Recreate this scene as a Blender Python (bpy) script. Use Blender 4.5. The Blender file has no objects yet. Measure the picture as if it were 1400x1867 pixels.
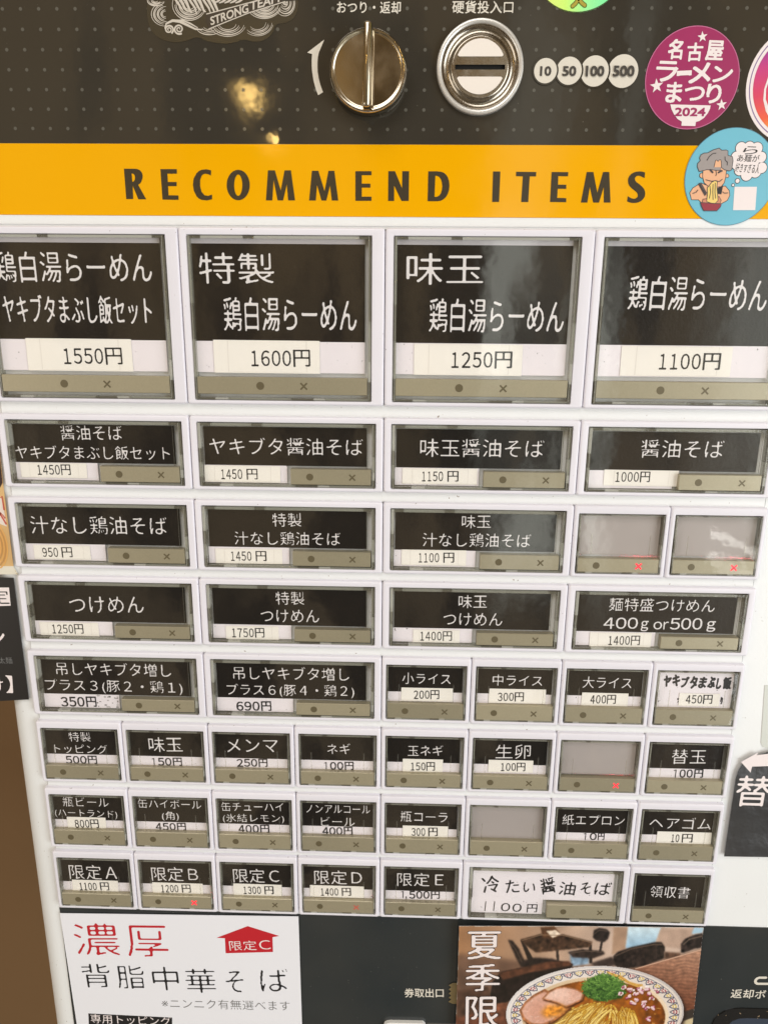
import bpy, bmesh, math, random
import numpy as np
from mathutils import Matrix, Vector
from mathutils.geometry import tessellate_polygon

random.seed(7)
sc = bpy.context.scene
COL = sc.collection

# ------------------------------------------------------------------ camera
CAM_R = [[0.9995721, -0.015575, 0.0247582], [0.0279466, 0.2587038, -0.9655523], [0.0086335, 0.9658311, 0.2590284]]
CAM_LOC = [0.210212, -0.376852, 0.007745]
CAM_LENS = 34.817
cam_d = bpy.data.cameras.new('camera')
cam_d.sensor_fit = 'HORIZONTAL'; cam_d.sensor_width = 36.0; cam_d.lens = CAM_LENS
cam_d.clip_start = 0.01; cam_d.clip_end = 50.0
cam = bpy.data.objects.new('camera', cam_d)
m4 = Matrix(CAM_R).to_4x4(); m4.translation = Vector(CAM_LOC)
cam.matrix_world = m4
COL.objects.link(cam); sc.camera = cam

# ------------------------------------------------------------------ view
sc.view_settings.view_transform = 'Standard'
try: sc.view_settings.look = 'None'
except Exception: pass
sc.view_settings.exposure = 0.0; sc.view_settings.gamma = 1.0
sc.view_settings.use_curve_mapping = False
sc.cycles.max_bounces = 12; sc.cycles.transparent_max_bounces = 24
sc.cycles.glossy_bounces = 6; sc.cycles.diffuse_bounces = 4
sc.cycles.use_denoising = True

# ------------------------------------------------------------------ world: the dim shop interior that the glossy front mirrors
W = bpy.data.worlds.new('World'); sc.world = W; W.use_nodes = True
nt = W.node_tree; N = nt.nodes; Lk = nt.links
bg = N['Background']
tc = N.new('ShaderNodeTexCoord'); sep = N.new('ShaderNodeSeparateXYZ'); Lk.new(tc.outputs['Generated'], sep.inputs[0])
def wmath(op, a, b=None, c=None, clamp=False):
    n = N.new('ShaderNodeMath'); n.operation = op; n.use_clamp = clamp
    for i, v in enumerate((a, b, c)):
        if v is None: continue
        if isinstance(v, (int, float)): n.inputs[i].default_value = v
        else: Lk.new(v, n.inputs[i])
    return n.outputs[0]
def wmap(v, a, b, o0=0.0, o1=1.0):
    n = N.new('ShaderNodeMapRange'); n.interpolation_type = 'SMOOTHSTEP'
    Lk.new(v, n.inputs[0]); n.inputs[1].default_value = a; n.inputs[2].default_value = b
    n.inputs[3].default_value = o0; n.inputs[4].default_value = o1
    return n.outputs[0]
def wmix(f, a, b):
    n = N.new('ShaderNodeMix'); n.data_type = 'RGBA'
    if isinstance(f, (int, float)): n.inputs[0].default_value = f
    else: Lk.new(f, n.inputs[0])
    for i, v in ((6, a), (7, b)):
        if isinstance(v, tuple): n.inputs[i].default_value = (*v, 1)
        else: Lk.new(v, n.inputs[i])
    return n.outputs[2]
X, Y, Z = sep.outputs
ramp = N.new('ShaderNodeValToRGB'); Lk.new(wmap(Z, -1, 1), ramp.inputs[0]); ramp.inputs[0].default_value = 0
zz = wmath('MULTIPLY_ADD', Z, .5, .5); Lk.new(zz, ramp.inputs[0])
cr = ramp.color_ramp
cr.elements[0].position = 0.0; cr.elements[0].color = (.15, .155, .16, 1)
cr.elements[1].position = 1.0; cr.elements[1].color = (.5, .42, .3, 1)
for pos, c in ((.3, (.12, .125, .125)), (.42, (.12, .115, .1)), (.5, (.13, .115, .085)), (.6, (.26, .16, .07)), (.68, (.30, .18, .07)), (.8, (.42, .32, .2))):
    e = cr.elements.new(pos); e.color = (*c, 1)
base = ramp.outputs[0]
mp = N.new('ShaderNodeMapping'); mp.inputs['Scale'].default_value = (7, 7, 1.6); Lk.new(tc.outputs['Generated'], mp.inputs[0])
ns = N.new('ShaderNodeTexNoise'); ns.inputs['Scale'].default_value = 1.4; ns.inputs['Detail'].default_value = 3; Lk.new(mp.outputs[0], ns.inputs[0])
nz = wmap(ns.outputs[0], .43, .57)
base2 = wmix(nz, wmix(.78, base, (.01, .01, .01)), wmix(.25, base, (.9, .6, .25)))
# daylight through the doorway to the right of the photographer
def band(a, b, c, d, k): return wmath('MULTIPLY', wmath('MULTIPLY', wmap(X, a, b), wmap(X, c, d, 1, 0)), k)
win = wmath('ADD', wmath('ADD', band(.085, .12, .185, .215, 1.2), band(.235, .243, .252, .275, 1.1)), band(.34, .40, .70, .80, .55))
win = wmath('MULTIPLY', win, wmath('MULTIPLY', wmap(Z, -.42, -.27), wmap(Z, .28, .4, 1, 0)))
win = wmath('MULTIPLY', win, wmap(Y, -.2, -.1, 1, 0))
mp2 = N.new('ShaderNodeMapping'); mp2.inputs['Scale'].default_value = (14, 14, 2.2); Lk.new(tc.outputs['Generated'], mp2.inputs[0])
ns2 = N.new('ShaderNodeTexNoise'); ns2.inputs['Scale'].default_value = 1.0; ns2.inputs['Detail'].default_value = 4; Lk.new(mp2.outputs[0], ns2.inputs[0])
wz = wmap(ns2.outputs[0], .42, .60, .10, 1.0)
win = wmath('MULTIPLY', wmath('MULTIPLY', win, wz), wmap(Z, .05, .15, 1, .3))
gt = wmath('MULTIPLY_ADD', X, .45, Z)
g1 = wmath('ADD', wmath('MULTIPLY', wmap(gt, -.128, -.122), wmap(gt, -.112, -.104, 1, 0)), wmath('MULTIPLY', wmap(gt, -.098, -.092), wmap(gt, -.086, -.078, 1, 0)))
glint = wmath('MULTIPLY', g1, wmath('MULTIPLY', wmap(X, .375, .385), wmap(X, .425, .44, 1, 0)))  # slanted bright bars added to be mirrored as glare on a blank cover
glint = wmath('MULTIPLY', wmath('MULTIPLY', glint, wmap(Y, -.2, -.1, 1, 0)), wmap(ns2.outputs[0], .3, .55, .3, 1))
full = wmix(glint, wmix(win, base2, (1.75, 1.8, 1.6)), (5.5, 5.4, 5.0))
Lk.new(full, bg.inputs[0]); bg.inputs[1].default_value = 1.0

# ------------------------------------------------------------------ lamps
def area(name, loc, target, sx, sy, power, col):
    l = bpy.data.lights.new(name, 'AREA'); l.shape = 'RECTANGLE'; l.size = sx; l.size_y = sy; l.energy = power; l.color = col
    o = bpy.data.objects.new(name, l); o.location = loc
    o.rotation_euler = (Vector(target) - Vector(loc)).to_track_quat('-Z', 'Y').to_euler()
    COL.objects.link(o); return o
area('window_light', (1.7, -1.25, -.3), (.2, 0, -.2), 1.3, 1.9, 31, (.94, .98, 1.0))
area('ceiling_light', (-.2, -1.55, 1.5), (.2, 0, -.2), 1.7, 1.1, 23.5, (1.0, .98, .955))
area('room_light', (-1.5, -1.3, -.35), (.1, 0, -.2), 1.0, 1.4, 10.5, (1.0, .93, .84))
def bulb(p, dist, power, r):          # a small warm bulb hung in the room, mirrored in the panel at p (mm)
    P = Vector((p[0]/1000, .0034, p[1]/1000)); c = Vector(CAM_LOC); c.y = 2*.0034 - c.y
    d = (P - c).normalized()
    l = bpy.data.lights.new('warm_bulb', 'POINT'); l.energy = power; l.color = (1, .64, .2); l.shadow_soft_size = r
    o = bpy.data.objects.new('warm_bulb', l); o.location = P + d*dist; COL.objects.link(o)

LOGO = {
  'stk': [([(99.75, 136.59), (99.39, 136.59), (99.05, 136.66), (98.74, 136.79), (98.49, 136.96), (98.29, 137.18), (98.17, 137.42), (98.14, 137.68), (98.18, 137.95), (98.3, 138.2), (98.5, 138.42), (98.76, 138.61), (99.07, 138.76), (99.41, 138.85), (99.77, 138.88)], [0.16000000000000003, 0.32000000000000006, 0.16000000000000003]), ([(99.72, 135.97), (99.24, 136.03), (98.79, 136.15), (98.39, 136.35), (98.06, 136.6), (97.81, 136.9), (97.65, 137.24), (97.58, 137.59), (97.62, 137.96), (97.75, 138.31), (97.98, 138.64), (98.3, 138.92), (98.68, 139.16), (99.11, 139.34), (99.59, 139.45)], [0.16000000000000003, 0.576, 0.16000000000000003]), ([(98.92, 135.39), (98.37, 135.51), (97.86, 135.71), (97.41, 135.97), (97.04, 136.28), (96.76, 136.65), (96.57, 137.04), (96.48, 137.46), (96.49, 137.89), (96.62, 138.32), (96.84, 138.72), (97.15, 139.09), (97.55, 139.42), (98.01, 139.69), (98.53, 139.9)], [0.16000000000000003, 0.32000000000000006, 0.16000000000000003]), ([(99.97, 134.74), (99.07, 134.78), (98.21, 134.97), (97.44, 135.29), (96.8, 135.75), (96.32, 136.29), (96.02, 136.92), (95.92, 137.58), (96.02, 138.25), (96.32, 138.89), (96.8, 139.47), (97.44, 139.97), (98.2, 140.35), (99.06, 140.6), (99.96, 140.71)], [0.16000000000000003, 0.576, 0.16000000000000003]), ([(99.02, 134.13), (98.07, 134.26), (97.19, 134.54), (96.41, 134.94), (95.75, 135.45), (95.26, 136.05), (94.94, 136.71), (94.81, 137.42), (94.87, 138.14), (95.13, 138.84), (95.56, 139.5), (96.16, 140.08), (96.9, 140.57), (97.74, 140.95), (98.67, 141.21)], [0.16000000000000003, 0.32000000000000006, 0.16000000000000003]), ([(98.4, 133.61), (97.47, 133.84), (96.61, 134.18), (95.86, 134.64), (95.23, 135.19), (94.74, 135.82), (94.42, 136.5), (94.27, 137.22), (94.28, 137.96), (94.48, 138.68), (94.83, 139.38), (95.35, 140.03), (96.0, 140.61), (96.77, 141.1), (97.64, 141.48)], [0.16000000000000003, 0.576, 0.16000000000000003]), ([(99.47, 132.88), (98.06, 132.98), (96.72, 133.3), (95.52, 133.84), (94.53, 134.55), (93.78, 135.42), (93.31, 136.4), (93.14, 137.44), (93.29, 138.49), (93.74, 139.51), (94.46, 140.43), (95.44, 141.23), (96.61, 141.87), (97.93, 142.3), (99.33, 142.52)], [0.16000000000000003, 0.32000000000000006, 0.16000000000000003]), ([(113.07, 141.03), (112.82, 140.58), (112.46, 140.19), (112.0, 139.87), (111.47, 139.64), (110.89, 139.53), (110.3, 139.53), (109.74, 139.64), (109.23, 139.86), (108.8, 140.17), (108.48, 140.56), (108.28, 141.01), (108.22, 141.49), (108.3, 141.97), (108.51, 142.43)], [0.18000000000000002, 0.36000000000000004, 0.18000000000000002]), ([(114.0, 140.48), (113.63, 139.96), (113.14, 139.52), (112.55, 139.17), (111.89, 138.93), (111.18, 138.81), (110.47, 138.8), (109.78, 138.93), (109.15, 139.17), (108.6, 139.51), (108.15, 139.95), (107.83, 140.46), (107.66, 141.02), (107.63, 141.61), (107.75, 142.19)], [0.18000000000000002, 0.648, 0.18000000000000002]), ([(114.22, 139.76), (113.72, 139.23), (113.12, 138.79), (112.43, 138.44), (111.68, 138.2), (110.9, 138.08), (110.11, 138.08), (109.34, 138.2), (108.61, 138.44), (107.96, 138.79), (107.41, 139.23), (106.97, 139.76), (106.67, 140.35), (106.5, 140.98), (106.48, 141.63)], [0.18000000000000002, 0.36000000000000004, 0.18000000000000002]), ([(115.78, 140.33), (115.26, 139.44), (114.52, 138.66), (113.58, 138.04), (112.5, 137.6), (111.35, 137.37), (110.17, 137.37), (109.04, 137.59), (108.01, 138.01), (107.13, 138.63), (106.47, 139.4), (106.04, 140.29), (105.88, 141.24), (105.98, 142.21), (106.35, 143.14)], [0.18000000000000002, 0.648, 0.18000000000000002]), ([(116.0, 139.47), (115.32, 138.6), (114.44, 137.85), (113.41, 137.26), (112.26, 136.85), (111.04, 136.64), (109.81, 136.64), (108.62, 136.85), (107.52, 137.25), (106.55, 137.84), (105.75, 138.58), (105.17, 139.45), (104.82, 140.41), (104.72, 141.42), (104.88, 142.42)], [0.18000000000000002, 0.36000000000000004, 0.18000000000000002]), ([(116.55, 138.47), (115.74, 137.67), (114.77, 136.99), (113.68, 136.46), (112.5, 136.1), (111.27, 135.91), (110.03, 135.91), (108.82, 136.1), (107.68, 136.46), (106.65, 136.99), (105.76, 137.67), (105.05, 138.48), (104.52, 139.38), (104.21, 140.36), (104.13, 141.37)], [0.18000000000000002, 0.648, 0.18000000000000002]), ([(117.88, 139.48), (117.07, 138.19), (115.94, 137.06), (114.54, 136.16), (112.94, 135.53), (111.23, 135.21), (109.49, 135.2), (107.82, 135.52), (106.29, 136.13), (104.98, 137.03), (103.97, 138.14), (103.29, 139.43), (102.99, 140.83), (103.07, 142.25), (103.54, 143.64)], [0.18000000000000002, 0.36000000000000004, 0.18000000000000002]), ([(146.16, 141.89), (146.08, 141.63), (145.93, 141.39), (145.71, 141.17), (145.44, 141.0), (145.12, 140.87), (144.77, 140.8), (144.42, 140.78), (144.06, 140.82), (143.73, 140.92), (143.44, 141.07), (143.2, 141.26), (143.02, 141.49), (142.91, 141.74), (142.88, 142.0)], [0.18000000000000002, 0.36000000000000004, 0.18000000000000002]), ([(147.19, 141.58), (147.03, 141.25), (146.79, 140.94), (146.47, 140.68), (146.09, 140.46), (145.66, 140.3), (145.2, 140.2), (144.72, 140.17), (144.25, 140.21), (143.8, 140.31), (143.38, 140.48), (143.02, 140.7), (142.72, 140.98), (142.51, 141.29), (142.38, 141.62)], [0.18000000000000002, 0.648, 0.18000000000000002]), ([(147.57, 141.12), (147.32, 140.75), (146.99, 140.42), (146.59, 140.13), (146.13, 139.89), (145.62, 139.72), (145.09, 139.61), (144.53, 139.56), (143.98, 139.59), (143.44, 139.68), (142.94, 139.84), (142.48, 140.06), (142.07, 140.33), (141.74, 140.65), (141.49, 141.01)], [0.18000000000000002, 0.36000000000000004, 0.18000000000000002]), ([(148.87, 141.62), (148.65, 141.0), (148.27, 140.41), (147.72, 139.9), (147.05, 139.48), (146.27, 139.18), (145.43, 139.0), (144.56, 138.95), (143.7, 139.04), (142.89, 139.27), (142.16, 139.61), (141.56, 140.07), (141.1, 140.61), (140.8, 141.21), (140.69, 141.84)], [0.18000000000000002, 0.648, 0.18000000000000002]), ([(149.26, 141.05), (148.92, 140.41), (148.43, 139.82), (147.8, 139.31), (147.06, 138.9), (146.22, 138.59), (145.33, 138.4), (144.41, 138.34), (143.49, 138.4), (142.61, 138.59), (141.79, 138.9), (141.08, 139.32), (140.48, 139.83), (140.02, 140.42), (139.73, 141.06)], [0.18000000000000002, 0.36000000000000004, 0.18000000000000002]), ([(150.05, 140.33), (149.6, 139.71), (149.02, 139.16), (148.33, 138.68), (147.55, 138.29), (146.7, 138.0), (145.79, 137.81), (144.86, 137.73), (143.93, 137.76), (143.02, 137.9), (142.16, 138.16), (141.36, 138.51), (140.66, 138.95), (140.07, 139.48), (139.6, 140.07)], [0.18000000000000002, 0.648, 0.18000000000000002]), ([(151.0, 141.23), (150.63, 140.26), (149.99, 139.37), (149.13, 138.58), (148.07, 137.94), (146.86, 137.47), (145.55, 137.19), (144.19, 137.11), (142.85, 137.25), (141.58, 137.58), (140.44, 138.1), (139.47, 138.78), (138.71, 139.6), (138.2, 140.52), (137.96, 141.5)], [0.18000000000000002, 0.36000000000000004, 0.18000000000000002]), ([(151.83, 140.39), (151.3, 139.47), (150.56, 138.63), (149.63, 137.91), (148.53, 137.31), (147.32, 136.87), (146.02, 136.6), (144.69, 136.5), (143.35, 136.58), (142.06, 136.84), (140.87, 137.27), (139.8, 137.85), (138.9, 138.57), (138.19, 139.4), (137.7, 140.31)], [0.18000000000000002, 0.648, 0.18000000000000002]), ([(151.91, 139.41), (151.25, 138.59), (150.43, 137.84), (149.47, 137.2), (148.39, 136.67), (147.21, 136.27), (145.97, 136.01), (144.69, 135.89), (143.4, 135.92), (142.14, 136.11), (140.95, 136.43), (139.83, 136.89), (138.84, 137.48), (137.98, 138.17), (137.29, 138.96)], [0.18000000000000002, 0.36000000000000004, 0.18000000000000002]), ([(154.75, 143.13), (154.99, 142.83), (155.14, 142.48), (155.21, 142.09), (155.17, 141.69), (155.05, 141.31), (154.83, 140.99), (154.54, 140.73), (154.21, 140.56), (153.84, 140.5), (153.48, 140.54), (153.14, 140.68), (152.86, 140.92), (152.64, 141.24), (152.51, 141.6)], [0.16000000000000003, 0.32000000000000006, 0.16000000000000003]), ([(155.78, 143.58), (156.07, 143.11), (156.25, 142.57), (156.3, 141.99), (156.23, 141.42), (156.03, 140.88), (155.71, 140.4), (155.31, 140.02), (154.83, 139.75), (154.31, 139.61), (153.77, 139.62), (153.26, 139.76), (152.8, 140.04), (152.42, 140.42), (152.13, 140.91)], [0.16000000000000003, 0.576, 0.16000000000000003]), ([(156.38, 143.81), (156.67, 143.18), (156.83, 142.5), (156.84, 141.78), (156.71, 141.08), (156.45, 140.42), (156.06, 139.83), (155.57, 139.34), (154.99, 138.98), (154.36, 138.77), (153.7, 138.7), (153.05, 138.79), (152.44, 139.03), (151.9, 139.42), (151.44, 139.92)], [0.16000000000000003, 0.32000000000000006, 0.16000000000000003]), ([(156.75, 145.08), (157.38, 144.25), (157.79, 143.27), (157.94, 142.2), (157.84, 141.11), (157.48, 140.09), (156.9, 139.19), (156.12, 138.48), (155.2, 138.0), (154.21, 137.81), (153.21, 137.89), (152.27, 138.26), (151.46, 138.88), (150.84, 139.71), (150.43, 140.7)], [0.16000000000000003, 0.576, 0.16000000000000003]), ([(157.48, 145.23), (158.06, 144.23), (158.4, 143.11), (158.49, 141.92), (158.32, 140.73), (157.9, 139.61), (157.25, 138.62), (156.41, 137.82), (155.42, 137.25), (154.35, 136.95), (153.24, 136.93), (152.17, 137.19), (151.2, 137.72), (150.37, 138.49), (149.74, 139.45)], [0.16000000000000003, 0.32000000000000006, 0.16000000000000003]), ([(131.53, 133.64), (131.35, 133.13), (130.99, 132.66), (130.47, 132.24), (129.82, 131.9), (129.07, 131.65), (128.25, 131.51), (127.41, 131.47), (126.58, 131.55), (125.8, 131.74), (125.11, 132.03), (124.54, 132.4), (124.13, 132.84), (123.88, 133.33), (123.81, 133.85)], [0.13999999999999999, 0.27999999999999997, 0.13999999999999999]), ([(132.78, 133.16), (132.45, 132.6), (131.96, 132.09), (131.31, 131.64), (130.54, 131.27), (129.67, 131.0), (128.74, 130.84), (127.78, 130.79), (126.82, 130.85), (125.91, 131.03), (125.08, 131.31), (124.35, 131.68), (123.76, 132.13), (123.32, 132.65), (123.06, 133.21)], [0.13999999999999999, 0.504, 0.13999999999999999]), ([(133.31, 132.51), (132.84, 131.94), (132.22, 131.43), (131.48, 130.99), (130.63, 130.62), (129.69, 130.35), (128.7, 130.18), (127.67, 130.11), (126.65, 130.15), (125.66, 130.29), (124.72, 130.53), (123.87, 130.87), (123.13, 131.29), (122.52, 131.78), (122.05, 132.33)], [0.13999999999999999, 0.27999999999999997, 0.13999999999999999]), ([(135.07, 133.3), (134.69, 132.4), (134.01, 131.55), (133.05, 130.81), (131.87, 130.2), (130.51, 129.76), (129.03, 129.5), (127.51, 129.43), (126.0, 129.56), (124.59, 129.89), (123.32, 130.39), (122.27, 131.04), (121.47, 131.83), (120.96, 132.7), (120.77, 133.62)], [0.13999999999999999, 0.504, 0.13999999999999999]), ([(135.64, 132.52), (135.07, 131.63), (134.23, 130.82), (133.17, 130.11), (131.91, 129.53), (130.51, 129.1), (129.0, 128.83), (127.45, 128.74), (125.91, 128.83), (124.42, 129.1), (123.06, 129.53), (121.85, 130.11), (120.85, 130.82), (120.09, 131.64), (119.6, 132.53)], [0.13999999999999999, 0.27999999999999997, 0.13999999999999999]), ([(145.1, 134.32), (145.02, 133.8), (144.82, 133.3), (144.5, 132.83), (144.07, 132.41), (143.55, 132.06), (142.96, 131.77), (142.3, 131.57), (141.62, 131.46), (140.92, 131.44), (140.23, 131.52), (139.57, 131.69), (138.97, 131.94), (138.45, 132.27), (138.01, 132.67)], [0.12, 0.24, 0.12]), ([(146.14, 133.83), (145.97, 133.3), (145.68, 132.79), (145.3, 132.32), (144.82, 131.9), (144.27, 131.54), (143.64, 131.24), (142.97, 131.02), (142.25, 130.88), (141.53, 130.82), (140.79, 130.85), (140.08, 130.96), (139.4, 131.15), (138.78, 131.42), (138.22, 131.76)], [0.12, 0.432, 0.12]), ([(146.5, 133.18), (146.24, 132.68), (145.9, 132.2), (145.47, 131.76), (144.97, 131.36), (144.41, 131.01), (143.79, 130.72), (143.13, 130.49), (142.43, 130.32), (141.72, 130.23), (141.0, 130.2), (140.28, 130.25), (139.57, 130.36), (138.9, 130.54), (138.26, 130.79)], [0.12, 0.24, 0.12]), ([(147.85, 134.15), (147.69, 133.33), (147.34, 132.54), (146.81, 131.81), (146.13, 131.15), (145.3, 130.59), (144.35, 130.14), (143.32, 129.81), (142.23, 129.63), (141.12, 129.58), (140.03, 129.68), (138.97, 129.93), (138.0, 130.3), (137.13, 130.8), (136.4, 131.41)], [0.12, 0.432, 0.12]), ([(148.27, 133.39), (147.98, 132.61), (147.54, 131.88), (146.96, 131.19), (146.25, 130.58), (145.43, 130.05), (144.51, 129.61), (143.52, 129.28), (142.48, 129.07), (141.41, 128.97), (140.33, 128.99), (139.28, 129.13), (138.27, 129.38), (137.32, 129.75), (136.47, 130.22)], [0.12, 0.24, 0.12]), ([(120.94, 132.06), (120.7, 131.88), (120.4, 131.74), (120.06, 131.62), (119.69, 131.53), (119.3, 131.49), (118.9, 131.47), (118.51, 131.5), (118.13, 131.57), (117.78, 131.66), (117.47, 131.8), (117.22, 131.95), (117.02, 132.13), (116.89, 132.33), (116.83, 132.54)], [0.12, 0.24, 0.12]), ([(122.03, 131.5), (121.65, 131.29), (121.21, 131.11), (120.73, 130.97), (120.21, 130.87), (119.68, 130.81), (119.13, 130.79), (118.59, 130.82), (118.06, 130.9), (117.57, 131.02), (117.12, 131.17), (116.72, 131.36), (116.38, 131.59), (116.12, 131.83), (115.94, 132.1)], [0.12, 0.432, 0.12]), ([(122.29, 130.82), (121.8, 130.61), (121.26, 130.43), (120.68, 130.29), (120.08, 130.19), (119.46, 130.13), (118.83, 130.11), (118.2, 130.14), (117.59, 130.21), (117.0, 130.32), (116.45, 130.47), (115.95, 130.66), (115.49, 130.89), (115.1, 131.14), (114.77, 131.42)], [0.12, 0.24, 0.12]), ([(124.41, 130.94), (123.75, 130.49), (122.95, 130.11), (122.04, 129.8), (121.05, 129.59), (120.01, 129.46), (118.94, 129.43), (117.89, 129.5), (116.88, 129.66), (115.94, 129.92), (115.11, 130.26), (114.41, 130.67), (113.85, 131.14), (113.47, 131.65), (113.26, 132.2)], [0.12, 0.432, 0.12]), ([(96.44, 142.92), (96.35, 142.78), (96.19, 142.65), (95.98, 142.55), (95.72, 142.48), (95.45, 142.45), (95.17, 142.45), (94.9, 142.49), (94.66, 142.56), (94.47, 142.66), (94.33, 142.79), (94.26, 142.93), (94.27, 143.08), (94.34, 143.22), (94.48, 143.35)], [0.16000000000000003, 0.32000000000000006, 0.16000000000000003]), ([(97.54, 142.69), (97.33, 142.47), (97.03, 142.28), (96.65, 142.13), (96.23, 142.02), (95.77, 141.97), (95.3, 141.97), (94.86, 142.03), (94.45, 142.14), (94.1, 142.3), (93.84, 142.49), (93.67, 142.72), (93.61, 142.96), (93.65, 143.2), (93.8, 143.43)], [0.16000000000000003, 0.576, 0.16000000000000003]), ([(97.96, 142.34), (97.62, 142.08), (97.19, 141.85), (96.67, 141.67), (96.11, 141.55), (95.51, 141.49), (94.91, 141.5), (94.32, 141.57), (93.78, 141.7), (93.3, 141.88), (92.92, 142.12), (92.63, 142.39), (92.46, 142.69), (92.41, 143.0), (92.49, 143.31)], [0.16000000000000003, 0.32000000000000006, 0.16000000000000003]), ([(99.38, 142.59), (99.04, 142.12), (98.48, 141.71), (97.74, 141.37), (96.88, 141.14), (95.93, 141.02), (94.97, 141.02), (94.05, 141.15), (93.23, 141.4), (92.56, 141.74), (92.07, 142.17), (91.81, 142.64), (91.79, 143.14), (92.0, 143.63), (92.44, 144.08)], [0.16000000000000003, 0.576, 0.16000000000000003]), ([(106.55, 129.95), (105.87, 129.74), (105.18, 129.72), (104.53, 129.88), (104.0, 130.19), (103.62, 130.63), (103.42, 131.14), (103.41, 131.68), (103.59, 132.19), (103.92, 132.62), (104.37, 132.94), (104.88, 133.13), (105.42, 133.18), (105.92, 133.08), (106.35, 132.87), (106.66, 132.55), (106.83, 132.17), (106.86, 131.78), (106.76, 131.39), (106.53, 131.07), (106.22, 130.82), (105.85, 130.66), (105.47, 130.62), (105.11, 130.67), (104.81, 130.82), (104.59, 131.03), (104.46, 131.28), (104.44, 131.54), (104.5, 131.79), (104.64, 132.0), (104.84, 132.16), (105.06, 132.25), (105.29, 132.28), (105.5, 132.24), (105.66, 132.16), (105.78, 132.04), (105.84, 131.9), (105.84, 131.77), (105.79, 131.65), (105.71, 131.56)], [0.8, 0.6, 0.4]), ([(101.81, 129.97), (102.28, 130.37), (102.6, 130.86), (102.73, 131.39), (102.67, 131.91), (102.45, 132.36), (102.08, 132.72), (101.61, 132.95), (101.08, 133.04), (100.55, 132.99), (100.08, 132.81), (99.69, 132.51), (99.42, 132.15), (99.29, 131.75), (99.3, 131.35), (99.45, 130.99), (99.71, 130.7), (100.05, 130.51), (100.44, 130.43), (100.82, 130.45), (101.18, 130.57), (101.47, 130.77), (101.67, 131.03), (101.78, 131.31), (101.78, 131.59), (101.69, 131.83), (101.52, 132.03), (101.29, 132.16), (101.04, 132.22), (100.8, 132.21), (100.57, 132.14), (100.39, 132.01), (100.27, 131.86), (100.22, 131.7), (100.22, 131.54), (100.28, 131.41), (100.38, 131.31), (100.5, 131.25), (100.62, 131.23), (100.73, 131.25)], [0.8, 0.6, 0.4]), ([(154.86, 141.58), (154.52, 141.47), (154.16, 141.46), (153.83, 141.54), (153.55, 141.7), (153.34, 141.93), (153.23, 142.19), (153.22, 142.47), (153.3, 142.73), (153.46, 142.95), (153.68, 143.12), (153.95, 143.21), (154.22, 143.24), (154.48, 143.19), (154.71, 143.07), (154.87, 142.91), (154.97, 142.72), (154.99, 142.51), (154.95, 142.32), (154.84, 142.15), (154.68, 142.02), (154.49, 141.95), (154.3, 141.92), (154.11, 141.95), (153.95, 142.02), (153.84, 142.13), (153.76, 142.26), (153.75, 142.4), (153.77, 142.52), (153.84, 142.63), (153.94, 142.71), (154.05, 142.76), (154.17, 142.77), (154.28, 142.76), (154.37, 142.71), (154.43, 142.65), (154.46, 142.58), (154.46, 142.51), (154.44, 142.45), (154.4, 142.41)], [0.8, 0.6, 0.4]), ([(98.9, 131.92), (99.7, 133.86), (102.56, 135.07), (105.87, 134.83), (109.65, 133.13), (112.89, 131.67), (116.21, 131.43)], [0.5, 1.3, 0.4]), ([(103.1, 134.83), (107.01, 135.31), (110.8, 133.86), (114.03, 132.16)], [0.4, 0.8, 0.3]), ([(103.75, 144.91), (105.14, 142.53), (106.87, 140.13), (107.69, 139.17)], [0.9, 1.1, 0.3]), ([(105.84, 144.91), (107.24, 142.52), (108.92, 139.45), (109.75, 138.59)], [1.4, 1.1, 0.3]), ([(107.93, 144.91), (109.33, 142.52), (110.98, 138.78), (111.82, 138.01)], [1.9, 1.1, 0.3]), ([(110.02, 144.91), (111.42, 142.52), (113.16, 140.12), (113.88, 137.43)], [0.9, 1.1, 0.3]), ([(112.11, 144.9), (113.51, 142.52), (115.21, 139.45), (116.08, 139.16)], [1.4, 1.1, 0.3]), ([(114.2, 144.9), (115.61, 142.51), (117.27, 138.77), (118.15, 138.58)], [1.9, 1.1, 0.3]), ([(116.29, 144.9), (117.7, 142.51), (119.44, 140.11), (120.21, 138.0)], [0.9, 1.1, 0.3]), ([(118.37, 144.89), (119.79, 142.51), (121.5, 139.44), (122.28, 137.42)], [1.4, 1.1, 0.3]), ([(120.46, 144.89), (121.88, 142.5), (123.56, 138.77), (124.46, 139.15)], [1.9, 1.1, 0.3]), ([(126.32, 145.83), (125.13, 143.93), (123.7, 142.74), (121.74, 142.03)], [1.2, 1.1, 0.4]), ([(128.79, 145.83), (127.6, 143.93), (126.17, 142.74), (124.22, 142.02)], [1.2, 1.1, 0.4]), ([(131.25, 145.83), (130.07, 143.92), (128.65, 142.73), (126.69, 142.02)], [1.2, 1.1, 0.4]), ([(133.72, 145.82), (132.54, 143.92), (131.12, 142.73), (129.16, 142.02)], [1.2, 1.1, 0.4]), ([(136.18, 145.82), (135.01, 143.92), (133.59, 142.73), (131.63, 142.01)], [1.2, 1.1, 0.4])],
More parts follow.
